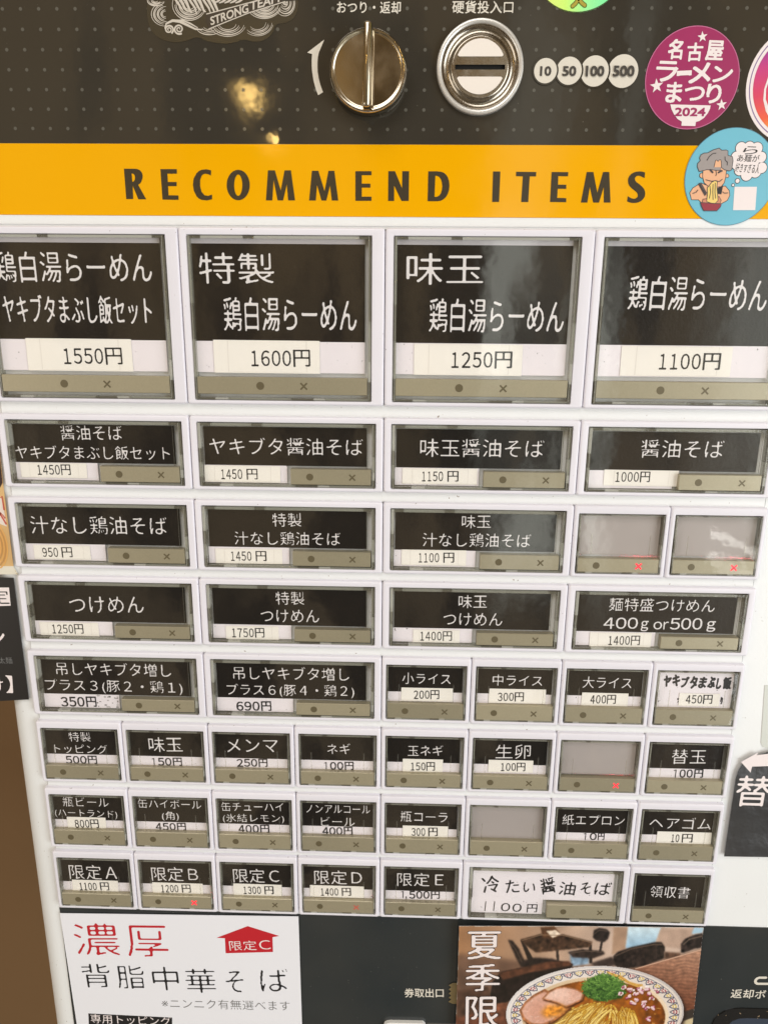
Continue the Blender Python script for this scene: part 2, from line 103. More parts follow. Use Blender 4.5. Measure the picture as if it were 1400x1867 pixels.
  'outline': [(91.67, 142.06), (91.32, 140.15), (91.14, 138.31), (91.15, 136.56), (91.34, 134.9), (91.71, 133.32), (92.25, 131.92), (92.96, 130.71), (93.84, 129.67), (94.9, 128.81), (96.14, 128.08), (97.56, 127.47), (99.17, 126.98), (100.96, 126.61), (102.69, 126.41), (104.36, 126.38), (105.97, 126.52), (107.53, 126.82), (108.9, 127.14), (110.11, 127.48), (111.14, 127.83), (111.99, 128.2), (112.87, 128.37), (113.78, 128.34), (114.7, 128.11), (115.65, 127.68), (116.78, 127.28), (118.08, 126.91), (119.56, 126.58), (121.22, 126.27), (122.87, 126.06), (124.54, 125.93), (126.21, 125.9), (127.88, 125.96), (129.38, 126.12), (130.71, 126.36), (131.87, 126.7), (132.86, 127.13), (133.88, 127.37), (134.92, 127.43), (135.99, 127.31), (137.09, 127.0), (138.23, 126.79), (139.4, 126.67), (140.62, 126.64), (141.87, 126.7), (143.05, 126.91), (144.18, 127.28), (145.23, 127.79), (146.22, 128.47), (147.08, 129.24), (147.8, 130.12), (148.38, 131.11), (148.83, 132.2), (149.47, 133.03), (150.32, 133.6), (151.36, 133.92), (152.6, 133.98), (153.77, 134.16), (154.88, 134.46), (155.93, 134.88), (156.9, 135.42), (157.74, 136.1), (158.45, 136.91), (159.02, 137.86), (159.45, 138.93), (159.75, 140.01), (159.91, 141.09), (159.93, 142.16), (159.82, 143.23), (155.53, 144.04), (147.08, 144.58), (134.43, 144.87), (117.56, 144.89), (104.81, 144.44), (96.17, 143.49)],
  'ban': [(118.2, 137.62), (126.57, 139.53), (139.88, 142.48), (145.43, 144.38), (160.23, 146.73), (158.51, 142.93), (154.13, 142.56), (147.51, 140.8), (138.08, 138.27), (128.57, 135.05), (118.99, 131.67), (117.75, 134.34)],
  'banl': [[(118.2, 137.62), (126.57, 139.53), (139.89, 142.58), (145.43, 144.38)], [(118.99, 131.67), (128.57, 135.05), (138.08, 138.27), (147.51, 140.8), (154.13, 142.56)]],
  'txt': [('STRONG', 119.65, 137.64, 134.65, 140.12, 3.37, 's'), ('TEAM', 138.49, 152.02, 140.79, 144.2, 3.34, 's')],
}
BTN = [
  ('L', 0, 0, [('鶏白湯らーめん', 7.52, 85.72, 28.11, 28.4, 14.87, 'm'), ('ヤキブタまぶし飯セット', 8.85, 84.25, 8.31, 8.16, 14.25, 'm')], (18.84, 72.71, -22.04, -6.0), [('１', 37.59, 41.27, -14.74, -14.7, 8.02, 'n'), ('５', 42.57, 47.1, -14.69, -14.64, 8.01, 'n'), ('５', 47.97, 52.5, -14.63, -14.59, 8.01, 'n'), ('０', 53.37, 57.9, -14.58, -14.53, 8.01, 'n'), ('円', 58.92, 67.62, -14.52, -14.43, 8.7, 'n')], '', 'large button for the rice set reading 鶏白湯らーめん, price 1550円'),
  ('L', 0, 2, [('特製', 108.69, 145.62, 28.05, 28.31, 14.8, 'm'), ('鶏白湯らーめん', 119.82, 186.33, 6.63, 6.68, 16.81, 'm')], (114.17, 167.61, -22.11, -5.9), [('１', 133.0, 136.66, -14.85, -14.81, 7.97, 'n'), ('６', 137.96, 142.48, -14.8, -14.75, 7.97, 'n'), ('０', 143.34, 147.85, -14.74, -14.7, 7.96, 'n'), ('０', 148.71, 153.22, -14.69, -14.64, 7.96, 'n'), ('円', 154.24, 162.91, -14.63, -14.54, 8.64, 'n')], '', 'large button reading 特製 鶏白湯らーめん, price 1600円'),
  ('L', 0, 4, [('味玉', 210.36, 247.54, 28.52, 28.78, 14.68, 'm'), ('鶏白湯らーめん', 221.79, 288.2, 6.99, 6.79, 16.68, 'm')], (214.91, 268.7, -22.1, -6.79), [('１', 233.53, 237.24, -14.63, -14.59, 7.92, 'n'), ('２', 238.55, 243.12, -14.58, -14.53, 7.91, 'n'), ('５', 244.0, 248.57, -14.52, -14.47, 7.91, 'n'), ('０', 249.44, 254.01, -14.46, -14.42, 7.9, 'n'), ('円', 255.04, 263.81, -14.41, -14.31, 8.59, 'n')], '', 'large button reading 味玉 鶏白湯らーめん, price 1250円'),
  ('L', 0, 6, [('鶏白湯らーめん', 318.37, 385.3, 18.38, 17.64, 16.57, 'm')], (317.56, 371.91, -21.52, -6.85), [('１', 336.46, 340.15, -14.37, -14.33, 7.86, 'n'), ('１', 341.88, 345.56, -14.31, -14.27, 7.85, 'n'), ('０', 346.86, 351.41, -14.26, -14.21, 7.85, 'n'), ('０', 352.28, 356.82, -14.2, -14.16, 7.84, 'n'), ('円', 357.84, 366.57, -14.15, -14.06, 8.52, 'n')], '', 'large button reading only 鶏白湯らーめん, price 1100円'),
  ('W', 1, 0, [('醤油そば', 31.65, 64.24, -53.99, -53.56, 8.05, 'm'), ('ヤキブタまぶし飯セット', 6.67, 88.52, -64.45, -63.91, 7.58, 'm')], (8.58, 43.73, -77.95, -69.97), [('１', 17.44, 19.63, -73.78, -73.75, 5.44, 'n'), ('４', 20.4, 23.09, -73.74, -73.7, 5.44, 'n'), ('５', 23.6, 26.3, -73.69, -73.65, 5.43, 'n'), ('０', 26.81, 29.5, -73.64, -73.6, 5.44, 'n'), ('円', 30.11, 35.28, -73.6, -73.52, 5.91, 'n')], '', 'wide button reading 醤油そば with rice set, price 1450円'),
  ('W', 1, 2, [('ヤキブタ醤油そば', 109.19, 189.41, -59.87, -59.35, 9.49, 'm')], (106.17, 146.06, -78.83, -70.01), [('１', 114.86, 116.9, -74.72, -74.69, 5.41, 'n'), ('４', 117.62, 120.13, -74.68, -74.64, 5.41, 'n'), ('５', 120.61, 123.12, -74.63, -74.6, 5.4, 'n'), ('０', 123.6, 126.11, -74.59, -74.55, 5.41, 'n'), ('円', 128.33, 134.23, -74.52, -74.44, 5.87, 'n')], '', 'wide button reading ヤキブタ醤油そば, price 1450円'),
  ('W', 1, 4, [('味玉醤油そば', 218.88, 282.51, -59.24, -58.95, 9.72, 'm')], (209.77, 248.81, -78.45, -69.99), [('１', 220.06, 222.07, -74.35, -74.32, 5.37, 'n'), ('１', 223.01, 225.01, -74.3, -74.27, 5.37, 'n'), ('５', 225.72, 228.2, -74.26, -74.23, 5.37, 'n'), ('０', 228.67, 231.14, -74.22, -74.18, 5.37, 'n'), ('円', 233.33, 239.14, -74.15, -74.07, 5.83, 'n')], '', 'wide button reading 味玉醤油そば, price 1150円'),
  ('W', 1, 6, [('醤油そば', 331.65, 373.83, -58.28, -57.99, 9.63, 'm')], (314.2, 352.11, -77.76, -69.37), [('１', 320.1, 322.26, -73.17, -73.13, 5.33, 'n'), ('０', 323.02, 325.69, -73.12, -73.08, 5.33, 'n'), ('０', 326.2, 328.86, -73.08, -73.04, 5.32, 'n'), ('０', 329.37, 332.04, -73.03, -72.99, 5.33, 'n'), ('円', 332.64, 337.76, -72.98, -72.91, 5.78, 'n')], '', 'wide button reading only 醤油そば, price 1000円'),
  ('W', 2, 0, [('汁なし鶏油そば', 9.92, 84.4, -104.23, -103.6, 10.45, 'm')], (10.39, 41.48, -123.46, -115.31), [('９', 14.99, 17.56, -119.57, -119.52, 5.48, 'n'), ('５', 18.05, 20.62, -119.51, -119.47, 5.49, 'n'), ('０', 21.11, 23.67, -119.46, -119.41, 5.48, 'n'), ('円', 25.56, 31.53, -119.38, -119.27, 5.96, 'n')], '', 'wide button reading 汁なし鶏油そば, price 950円'),
  ('W', 2, 2, [('特製', 140.92, 156.75, -99.32, -99.06, 7.89, 'm'), ('汁なし鶏油そば', 120.19, 177.44, -109.75, -109.38, 7.69, 'm')], (109.67, 145.99, -124.11, -115.7), [('１', 118.03, 120.06, -119.91, -119.88, 5.46, 'n'), ('４', 120.78, 123.29, -119.86, -119.82, 5.45, 'n'), ('５', 123.77, 126.28, -119.81, -119.77, 5.45, 'n'), ('０', 126.76, 129.27, -119.76, -119.71, 5.45, 'n'), ('円', 131.49, 137.38, -119.67, -119.57, 5.91, 'n')], '', 'wide button reading 特製 汁なし鶏油そば, price 1450円'),
  ('W', 2, 4, [('味玉', 241.75, 257.06, -98.56, -98.31, 7.53, 'm'), ('汁なし鶏油そば', 221.1, 278.74, -108.93, -108.55, 7.94, 'm')], (210.14, 244.78, -123.22, -114.56), [('１', 219.26, 221.27, -119.03, -118.99, 5.41, 'n'), ('１', 222.21, 224.22, -118.97, -118.94, 5.42, 'n'), ('０', 224.92, 227.4, -118.92, -118.88, 5.41, 'n'), ('０', 227.87, 230.34, -118.87, -118.83, 5.41, 'n'), ('円', 232.53, 238.34, -118.79, -118.68, 5.88, 'n')], '', 'wide button reading 味玉 汁なし鶏油そば, price 1100円'),
  ('S', 2, 6, [], None, [], 'blank lit', 'blank button with no card beside the 1100円 wide button, red cross brightly lit'),
  ('S', 2, 7, [], None, [], 'blank lit', 'blank button with no card at the right end of its row, red cross lit under a pale glare'),
  ('W', 3, 0, [('つけめん', 26.44, 68.19, -150.12, -149.28, 10.09, 'm')], (8.62, 41.85, -168.46, -160.49), [('１', 15.48, 17.64, -164.67, -164.63, 5.51, 'n'), ('２', 18.41, 21.08, -164.61, -164.55, 5.5, 'n'), ('５', 21.59, 24.26, -164.54, -164.49, 5.5, 'n'), ('０', 24.77, 27.44, -164.48, -164.42, 5.5, 'n'), ('円', 28.04, 33.17, -164.41, -164.3, 5.98, 'n')], '', 'wide button reading only つけめん, price 1250円'),
  ('W', 3, 2, [('特製', 141.37, 157.36, -143.95, -143.64, 8.03, 'm'), ('つけめん', 132.85, 165.34, -154.48, -154.14, 7.81, 'm')], (113.24, 142.65, -168.58, -160.66), [('１', 116.64, 118.85, -164.85, -164.8, 5.47, 'n'), ('７', 119.63, 122.35, -164.79, -164.73, 5.47, 'n'), ('５', 122.87, 125.6, -164.72, -164.66, 5.47, 'n'), ('０', 126.12, 128.85, -164.65, -164.59, 5.47, 'n'), ('円', 129.46, 134.7, -164.58, -164.47, 5.94, 'n')], '', 'wide button reading 特製 つけめん, price 1750円'),
  ('W', 3, 4, [('味玉', 241.58, 257.05, -143.89, -143.58, 7.98, 'm'), ('つけめん', 233.53, 265.9, -154.36, -154.01, 7.77, 'm')], (217.18, 242.87, -168.35, -160.81), [('１', 221.12, 223.27, -164.6, -164.55, 5.44, 'n'), ('４', 224.02, 226.67, -164.54, -164.48, 5.43, 'n'), ('０', 227.17, 229.82, -164.47, -164.41, 5.43, 'n'), ('０', 230.32, 232.96, -164.4, -164.35, 5.43, 'n'), ('円', 233.56, 238.64, -164.33, -164.23, 5.91, 'n')], '', 'wide button reading 味玉 つけめん, price 1400円'),
  ('W', 3, 6, [('麺特盛つけめん', 322.88, 379.93, -143.87, -143.68, 7.93, 'm'), ('４', 320.86, 326.8, -154.98, -154.85, 6.77, 'o'), ('０', 327.54, 333.32, -154.84, -154.72, 6.77, 'o'), ('０', 333.91, 339.54, -154.7, -154.59, 6.76, 'o'), ('ｇ', 341.19, 345.33, -156.25, -156.16, 6.29, 'o'), ('ｏ', 347.97, 352.7, -155.78, -155.68, 4.67, 'o'), ('ｒ', 353.44, 356.25, -155.67, -155.61, 4.67, 'o'), ('５', 356.88, 362.35, -154.63, -154.51, 6.92, 'o'), ('０', 362.79, 368.25, -154.51, -154.39, 6.91, 'o'), ('０', 368.84, 374.29, -154.38, -154.27, 6.9, 'o'), ('ｇ', 376.68, 381.54, -155.75, -155.64, 6.43, 'o')], (314.14, 347.53, -168.79, -160.31), [('１', 324.34, 326.45, -165.0, -164.96, 5.41, 'n'), ('４', 327.2, 329.81, -164.94, -164.89, 5.4, 'n'), ('０', 330.3, 332.91, -164.88, -164.82, 5.4, 'n'), ('０', 333.41, 336.02, -164.81, -164.75, 5.4, 'n'), ('円', 336.61, 341.61, -164.74, -164.63, 5.87, 'n')], '', 'wide button reading 麺特盛つけめん 400gor500g, price 1400円'),
  ('W', 4, 0, [('吊しヤキブタ増し', 14.89, 80.83, -189.07, -188.93, 8.55, 'm'), ('プラス３(豚２・鶏１)', 7.38, 86.71, -199.92, -200.12, 9.02, 'm'), ('３', 15.43, 19.73, -210.19, -210.09, 6.41, 'w'), ('５', 20.21, 24.52, -210.07, -209.97, 6.41, 'w'), ('０', 25.0, 29.3, -209.96, -209.85, 6.41, 'w'), ('円', 30.17, 36.28, -209.83, -209.68, 6.67, 'w')], None, [], 'smudge', 'wide button for plus 3 meat, price 350円 with a grey smudge'),
  ('W', 4, 2, [('吊しヤキブタ増し', 116.07, 181.86, -189.48, -188.99, 8.51, 'm'), ('プラス６(豚４・鶏２)', 111.82, 184.63, -200.56, -199.85, 8.62, 'm'), ('６', 116.96, 121.14, -210.51, -210.41, 6.04, 'w'), ('９', 121.61, 125.79, -210.39, -210.29, 6.04, 'w'), ('０', 126.26, 130.44, -210.28, -210.18, 6.04, 'w'), ('円', 131.28, 137.22, -210.16, -210.01, 6.28, 'w')], None, [], '', 'wide button for plus 6 meat, price 690円'),
  ('S', 4, 4, [('小ライス', 211.5, 238.9, -190.68, -190.72, 7.13, 'm')], (211.04, 240.1, -204.56, -196.32), [('２', 218.22, 220.85, -200.6, -200.54, 5.37, 'n'), ('０', 221.35, 223.98, -200.53, -200.47, 5.37, 'n'), ('０', 224.48, 227.11, -200.45, -200.39, 5.37, 'n'), ('円', 227.61, 232.69, -200.38, -200.26, 5.83, 'n')], '', 'small button reading 小ライス, price 200円'),
  ('S', 4, 5, [('中ライス', 262.21, 290.04, -190.51, -190.54, 7.1, 'm')], (260.48, 292.42, -204.69, -195.8), [('３', 265.49, 268.16, -200.84, -200.77, 5.36, 'n'), ('０', 268.67, 271.33, -200.76, -200.7, 5.35, 'n'), ('０', 271.84, 274.51, -200.69, -200.62, 5.35, 'n'), ('円', 275.02, 280.18, -200.61, -200.48, 5.82, 'n')], '', 'small button reading 中ライス, price 300円'),
  ('S', 4, 6, [('大ライス', 312.32, 339.69, -190.69, -190.73, 7.42, 'm')], (312.46, 338.41, -205.21, -197.01), [('４', 317.4, 320.0, -201.12, -201.06, 5.34, 'n'), ('０', 320.5, 323.09, -201.05, -200.99, 5.34, 'n'), ('０', 323.59, 326.18, -200.97, -200.91, 5.34, 'n'), ('円', 326.67, 331.69, -200.9, -200.78, 5.8, 'n')], '', 'small button reading 大ライス, price 400円'),
  ('S', 4, 7, [('ヤ', 356.79, 361.41, -188.98, -189.21, 7.38, 'hb'), ('キ', 361.64, 366.18, -188.73, -188.29, 7.72, 'hb'), ('ブ', 366.57, 371.17, -189.32, -189.41, 7.05, 'hb'), ('タ', 371.46, 376.01, -189.58, -189.2, 8.06, 'hb'), ('ま', 376.3, 380.92, -189.33, -189.56, 7.38, 'hb'), ('ぶ', 381.15, 385.72, -189.25, -189.14, 7.38, 'hb'), ('し', 386.08, 389.17, -189.84, -189.93, 7.05, 'hb'), ('飯', 389.7, 394.55, -189.62, -189.34, 8.05, 'hb'), ('ッ', 365.63, 367.76, -200.64, -200.58, 3.06, 'hb'), ('り', 389.63, 391.14, -200.39, -200.36, 4.76, 'hb')], (366.71, 389.12, -203.92, -196.1), [('４', 370.37, 373.06, -199.84, -199.78, 5.32, 'n'), ('５', 373.57, 376.25, -199.76, -199.7, 5.31, 'n'), ('０', 376.76, 379.45, -199.69, -199.62, 5.31, 'n'), ('円', 379.96, 385.15, -199.61, -199.48, 5.78, 'n')], 'white', 'small button with a white handwritten card ヤキブタまぶし飯, price 450円'),
  ('S', 5, 0, [('特製', 17.65, 30.61, -232.9, -232.56, 6.51, 'm'), ('トッピング', 8.39, 39.9, -240.75, -240.64, 6.2, 'm'), ('５', 14.33, 18.2, -248.27, -248.17, 5.3, 'w'), ('０', 18.63, 22.5, -248.15, -248.05, 5.3, 'w'), ('０', 22.93, 26.8, -248.04, -247.93, 5.3, 'w'), ('円', 27.58, 33.08, -247.91, -247.76, 5.52, 'w')], None, [], '', 'small button reading 特製 トッピング, price 500円'),
  ('S', 5, 1, [('味玉', 64.46, 84.15, -236.73, -236.21, 10.13, 'm'), ('|', 66.0, 67.45, -248.15, -248.11, 5.29, 'w'), ('５', 69.08, 72.92, -248.07, -247.96, 5.28, 'w'), ('０', 73.35, 77.19, -247.95, -247.85, 5.28, 'w'), ('円', 77.97, 83.43, -247.83, -247.68, 5.5, 'w')], None, [], '', 'small button reading 味玉, price 150円'),
  ('S', 5, 2, [('メンマ', 110.16, 140.28, -236.24, -235.45, 9.01, 'm'), ('２', 115.65, 119.41, -247.53, -247.43, 5.27, 'w'), ('５', 119.82, 123.58, -247.42, -247.31, 5.26, 'w'), ('０', 123.99, 127.75, -247.3, -247.2, 5.27, 'w'), ('円', 128.51, 133.83, -247.18, -247.04, 5.48, 'w')], None, [], '', 'small button reading メンマ, price 250円'),
  ('S', 5, 3, [('ネギ', 168.64, 182.34, -236.85, -236.49, 7.2, 'm'), ('|', 167.32, 168.73, -248.13, -248.09, 5.26, 'w'), ('０', 170.3, 174.03, -248.04, -247.94, 5.26, 'w'), ('０', 174.45, 178.18, -247.93, -247.83, 5.25, 'w'), ('円', 178.93, 184.23, -247.81, -247.66, 5.46, 'w')], None, [], '', 'small button reading ネギ, price 100円'),
  ('S', 5, 4, [('玉ネギ', 215.36, 235.92, -236.69, -236.14, 7.18, 'm')], (212.66, 235.87, -250.36, -242.02), [('１', 217.43, 219.53, -246.91, -246.86, 5.34, 'n'), ('５', 220.27, 222.86, -246.84, -246.77, 5.35, 'n'), ('０', 223.35, 225.94, -246.75, -246.68, 5.34, 'n'), ('円', 226.43, 231.44, -246.67, -246.53, 5.81, 'n')], '', 'small button reading 玉ネギ, price 150円'),
  ('S', 5, 5, [('生卵', 265.89, 286.31, -236.06, -235.51, 9.65, 'm')], (262.2, 288.09, -249.32, -241.36), [('１', 269.48, 271.61, -245.85, -245.79, 5.33, 'n'), ('０', 272.36, 274.99, -245.77, -245.7, 5.32, 'n'), ('０', 275.49, 278.12, -245.68, -245.61, 5.32, 'n'), ('円', 278.61, 283.69, -245.6, -245.46, 5.78, 'n')], '', 'small button reading 生卵, price 100円'),
  ('S', 5, 6, [], None, [], 'blank lit', 'blank button with no card left of the 替玉 button, red cross lit'),
  ('S', 5, 7, [('替玉', 366.46, 386.31, -236.58, -236.04, 9.96, 'm'), ('|', 369.31, 370.68, -247.64, -247.6, 5.54, 'w'), ('０', 372.21, 375.85, -247.56, -247.46, 5.54, 'w'), ('０', 376.25, 379.88, -247.44, -247.34, 5.54, 'w'), ('円', 380.61, 385.77, -247.32, -247.18, 5.77, 'w')], None, [], '', 'small button reading 替玉, price 100円'),
  ('S', 6, 0, [('瓶ビール', 9.5, 37.36, -276.8, -276.74, 6.85, 'm'), ('(ハートランド)', 3.96, 41.92, -284.97, -285.38, 6.15, 'm')], (11.05, 34.52, -296.15, -287.24), [('８', 15.48, 18.15, -291.91, -291.82, 5.7, 'n'), ('０', 18.66, 21.33, -291.81, -291.73, 5.7, 'n'), ('０', 21.83, 24.5, -291.71, -291.63, 5.7, 'n'), ('円', 25.01, 30.17, -291.62, -291.46, 6.19, 'n')], '', 'small button reading 瓶ビール, price 800円'),
  ('S', 6, 1, [('缶ハイボール', 54.9, 93.16, -276.61, -276.62, 6.46, 'm'), ('(角)', 68.83, 79.12, -285.34, -285.03, 6.9, 'm'), ('４', 64.52, 68.34, -292.77, -292.66, 5.2, 'w'), ('５', 68.76, 72.57, -292.64, -292.53, 5.2, 'w'), ('０', 73.0, 76.81, -292.51, -292.4, 5.2, 'w'), ('円', 77.58, 82.99, -292.37, -292.21, 5.41, 'w')], None, [], '', 'small button reading 缶ハイボール, price 450円'),
  ('S', 6, 2, [('缶チューハイ', 104.96, 142.38, -277.41, -276.69, 6.43, 'm'), ('(氷結レモン)', 105.54, 142.49, -285.77, -285.04, 6.88, 'm'), ('４', 114.7, 118.56, -292.78, -292.67, 5.56, 'w'), ('０', 118.99, 122.84, -292.65, -292.53, 5.56, 'w'), ('０', 123.27, 127.12, -292.52, -292.4, 5.55, 'w'), ('円', 127.9, 133.38, -292.38, -292.21, 5.78, 'w')], None, [], '', 'small button reading 缶チューハイ, price 400円'),
  ('S', 6, 3, [('ノンアルコール', 155.77, 193.94, -277.43, -277.05, 5.67, 'm'), ('ビール', 164.48, 184.81, -285.9, -285.67, 6.48, 'm'), ('４', 165.26, 169.02, -292.78, -292.66, 5.54, 'w'), ('０', 169.44, 173.2, -292.65, -292.53, 5.54, 'w'), ('０', 173.62, 177.38, -292.52, -292.4, 5.53, 'w'), ('円', 178.14, 183.48, -292.38, -292.22, 5.76, 'w')], None, [], '', 'small button reading ノンアルコールビール, price 400円'),
  ('S', 6, 4, [('瓶コーラ', 211.88, 239.83, -281.05, -280.97, 7.57, 'm')], (213.35, 240.13, -296.02, -287.22), [('３', 218.63, 221.06, -291.47, -291.4, 5.64, 'n'), ('０', 221.52, 223.94, -291.39, -291.31, 5.63, 'n'), ('０', 224.4, 226.83, -291.3, -291.22, 5.63, 'n'), ('円', 228.61, 234.25, -291.17, -290.99, 6.12, 'n')], '', 'small button reading 瓶コーラ, price 300円'),
  ('S', 6, 5, [], None, [], 'blank', 'blank button with no card right of the 瓶コーラ button, unlit cross'),
  ('S', 6, 6, [('紙エプロン', 307.36, 343.96, -280.46, -280.11, 7.52, 'm'), ('|', 321.02, 322.59, -291.81, -291.76, 5.13, 'w'), ('０', 324.34, 328.49, -291.7, -291.57, 5.12, 'w'), ('円', 329.12, 333.05, -291.55, -291.43, 5.33, 'w')], None, [], '', 'small button reading 紙エプロン, price 10円'),
  ('S', 6, 7, [('ヘアゴム', 358.44, 394.55, -280.8, -280.83, 8.25, 'm')], (363.61, 395.62, -295.45, -286.73), [('１', 372.19, 374.0, -291.12, -291.07, 5.58, 'n'), ('０', 374.64, 376.87, -291.05, -290.98, 5.59, 'n'), ('円', 378.33, 384.73, -290.93, -290.73, 6.07, 'n')], '', 'small button reading ヘアゴム, price 10円'),
  ('S', 7, 0, [('限定Ａ', 8.36, 38.06, -326.87, -326.7, 10.89, 'm')], (9.47, 38.02, -341.52, -332.54), [('１', 13.89, 15.85, -337.35, -337.28, 5.63, 'n'), ('１', 16.77, 18.73, -337.25, -337.19, 5.63, 'n'), ('０', 19.42, 21.84, -337.16, -337.08, 5.63, 'n'), ('０', 22.3, 24.72, -337.07, -336.99, 5.63, 'n'), ('円', 26.85, 32.53, -336.91, -336.72, 6.11, 'n')], '', 'small button reading 限定A, price 1100円'),
  ('S', 7, 1, [('限定Ｂ', 59.49, 88.37, -326.8, -326.25, 10.46, 'm')], (59.48, 90.93, -341.39, -332.85), [('１', 64.92, 66.87, -337.26, -337.19, 5.62, 'n'), ('２', 67.56, 69.96, -337.17, -337.09, 5.62, 'n'), ('０', 70.42, 72.82, -337.07, -336.99, 5.61, 'n'), ('０', 73.28, 75.68, -336.98, -336.89, 5.62, 'n'), ('円', 77.8, 83.44, -336.82, -336.63, 6.1, 'n')], 'lit', 'small button reading 限定B with its red cross lit, price 1200円'),
  ('S', 7, 2, [('限定Ｃ', 110.02, 138.72, -326.34, -325.79, 10.42, 'm')], (109.97, 139.85, -340.51, -332.0), [('１', 116.03, 118.0, -336.75, -336.68, 5.6, 'n'), ('３', 118.7, 121.13, -336.66, -336.58, 5.6, 'n'), ('０', 121.59, 124.02, -336.56, -336.48, 5.59, 'n'), ('０', 124.48, 126.91, -336.46, -336.38, 5.59, 'n'), ('円', 129.06, 134.76, -336.31, -336.11, 6.07, 'n')], '', 'small button reading 限定C, price 1300円'),
  ('S', 7, 3, [('限定Ｄ', 159.91, 189.1, -325.89, -325.32, 10.39, 'm')], (157.08, 190.48, -340.06, -331.57), [('１', 163.79, 165.74, -336.34, -336.28, 5.58, 'n'), ('４', 166.43, 168.85, -336.25, -336.17, 5.58, 'n'), ('０', 169.31, 171.72, -336.16, -336.08, 5.58, 'n'), ('０', 172.18, 174.6, -336.06, -335.98, 5.57, 'n'), ('円', 176.73, 182.39, -335.91, -335.71, 6.05, 'n')], 'dim', 'small button reading 限定D with a faint red cross, price 1400円'),
  ('S', 7, 4, [('限定Ｅ', 210.52, 238.86, -325.81, -325.26, 9.96, 'm'), ('|', 213.79, 214.59, -336.94, -336.91, 5.43, 'w'), (',', 215.79, 216.7, -339.3, -339.27, 2.33, 'w'), ('５', 217.94, 221.85, -337.0, -336.87, 5.81, 'w'), ('０', 222.28, 226.18, -336.85, -336.72, 5.81, 'w'), ('０', 226.61, 230.51, -336.7, -336.57, 5.81, 'w'), ('円', 231.3, 236.84, -336.54, -336.35, 6.05, 'w')], None, [], 'comma', 'small button reading 限定E, price 1,500円'),
  ('W', 7, 5, [('冷', 261.97, 272.83, -328.88, -326.52, 12.75, 'h'), ('た', 276.28, 284.86, -329.2, -328.11, 9.57, 'h'), ('い', 287.23, 294.56, -328.83, -329.38, 7.18, 'h'), ('醤', 297.49, 306.64, -328.48, -326.58, 11.93, 'h'), ('油', 308.78, 319.08, -328.9, -329.35, 9.96, 'h'), ('そ', 321.75, 328.22, -329.66, -327.85, 8.75, 'h'), ('ば', 330.23, 340.5, -328.18, -328.63, 9.93, 'h'), ('|', 264.28, 265.28, -343.71, -343.68, 6.9, 'h'), ('|', 269.64, 270.64, -343.53, -343.49, 6.89, 'h'), ('０', 274.36, 280.05, -344.18, -343.98, 6.09, 'h'), ('０', 281.41, 287.1, -344.34, -344.14, 6.09, 'h'), ('円', 290.13, 296.81, -344.44, -344.21, 6.08, 'h')], None, [], 'white', 'wide button with a white handwritten card, price 1100円'),
  ('S', 7, 7, [('領収書', 363.65, 387.7, -329.44, -329.82, 8.74, 'm')], None, [], 'full', 'small button reading 領収書, no price'),
]
ROWS = [(46.99, -37.88), (-43.9, -82.9), (-88.28, -127.77), (-132.52, -171.96), (-177.16, -217.31), (-221.79, -261.8), (-266.09, -307.33), (-310.55, -352.18)]
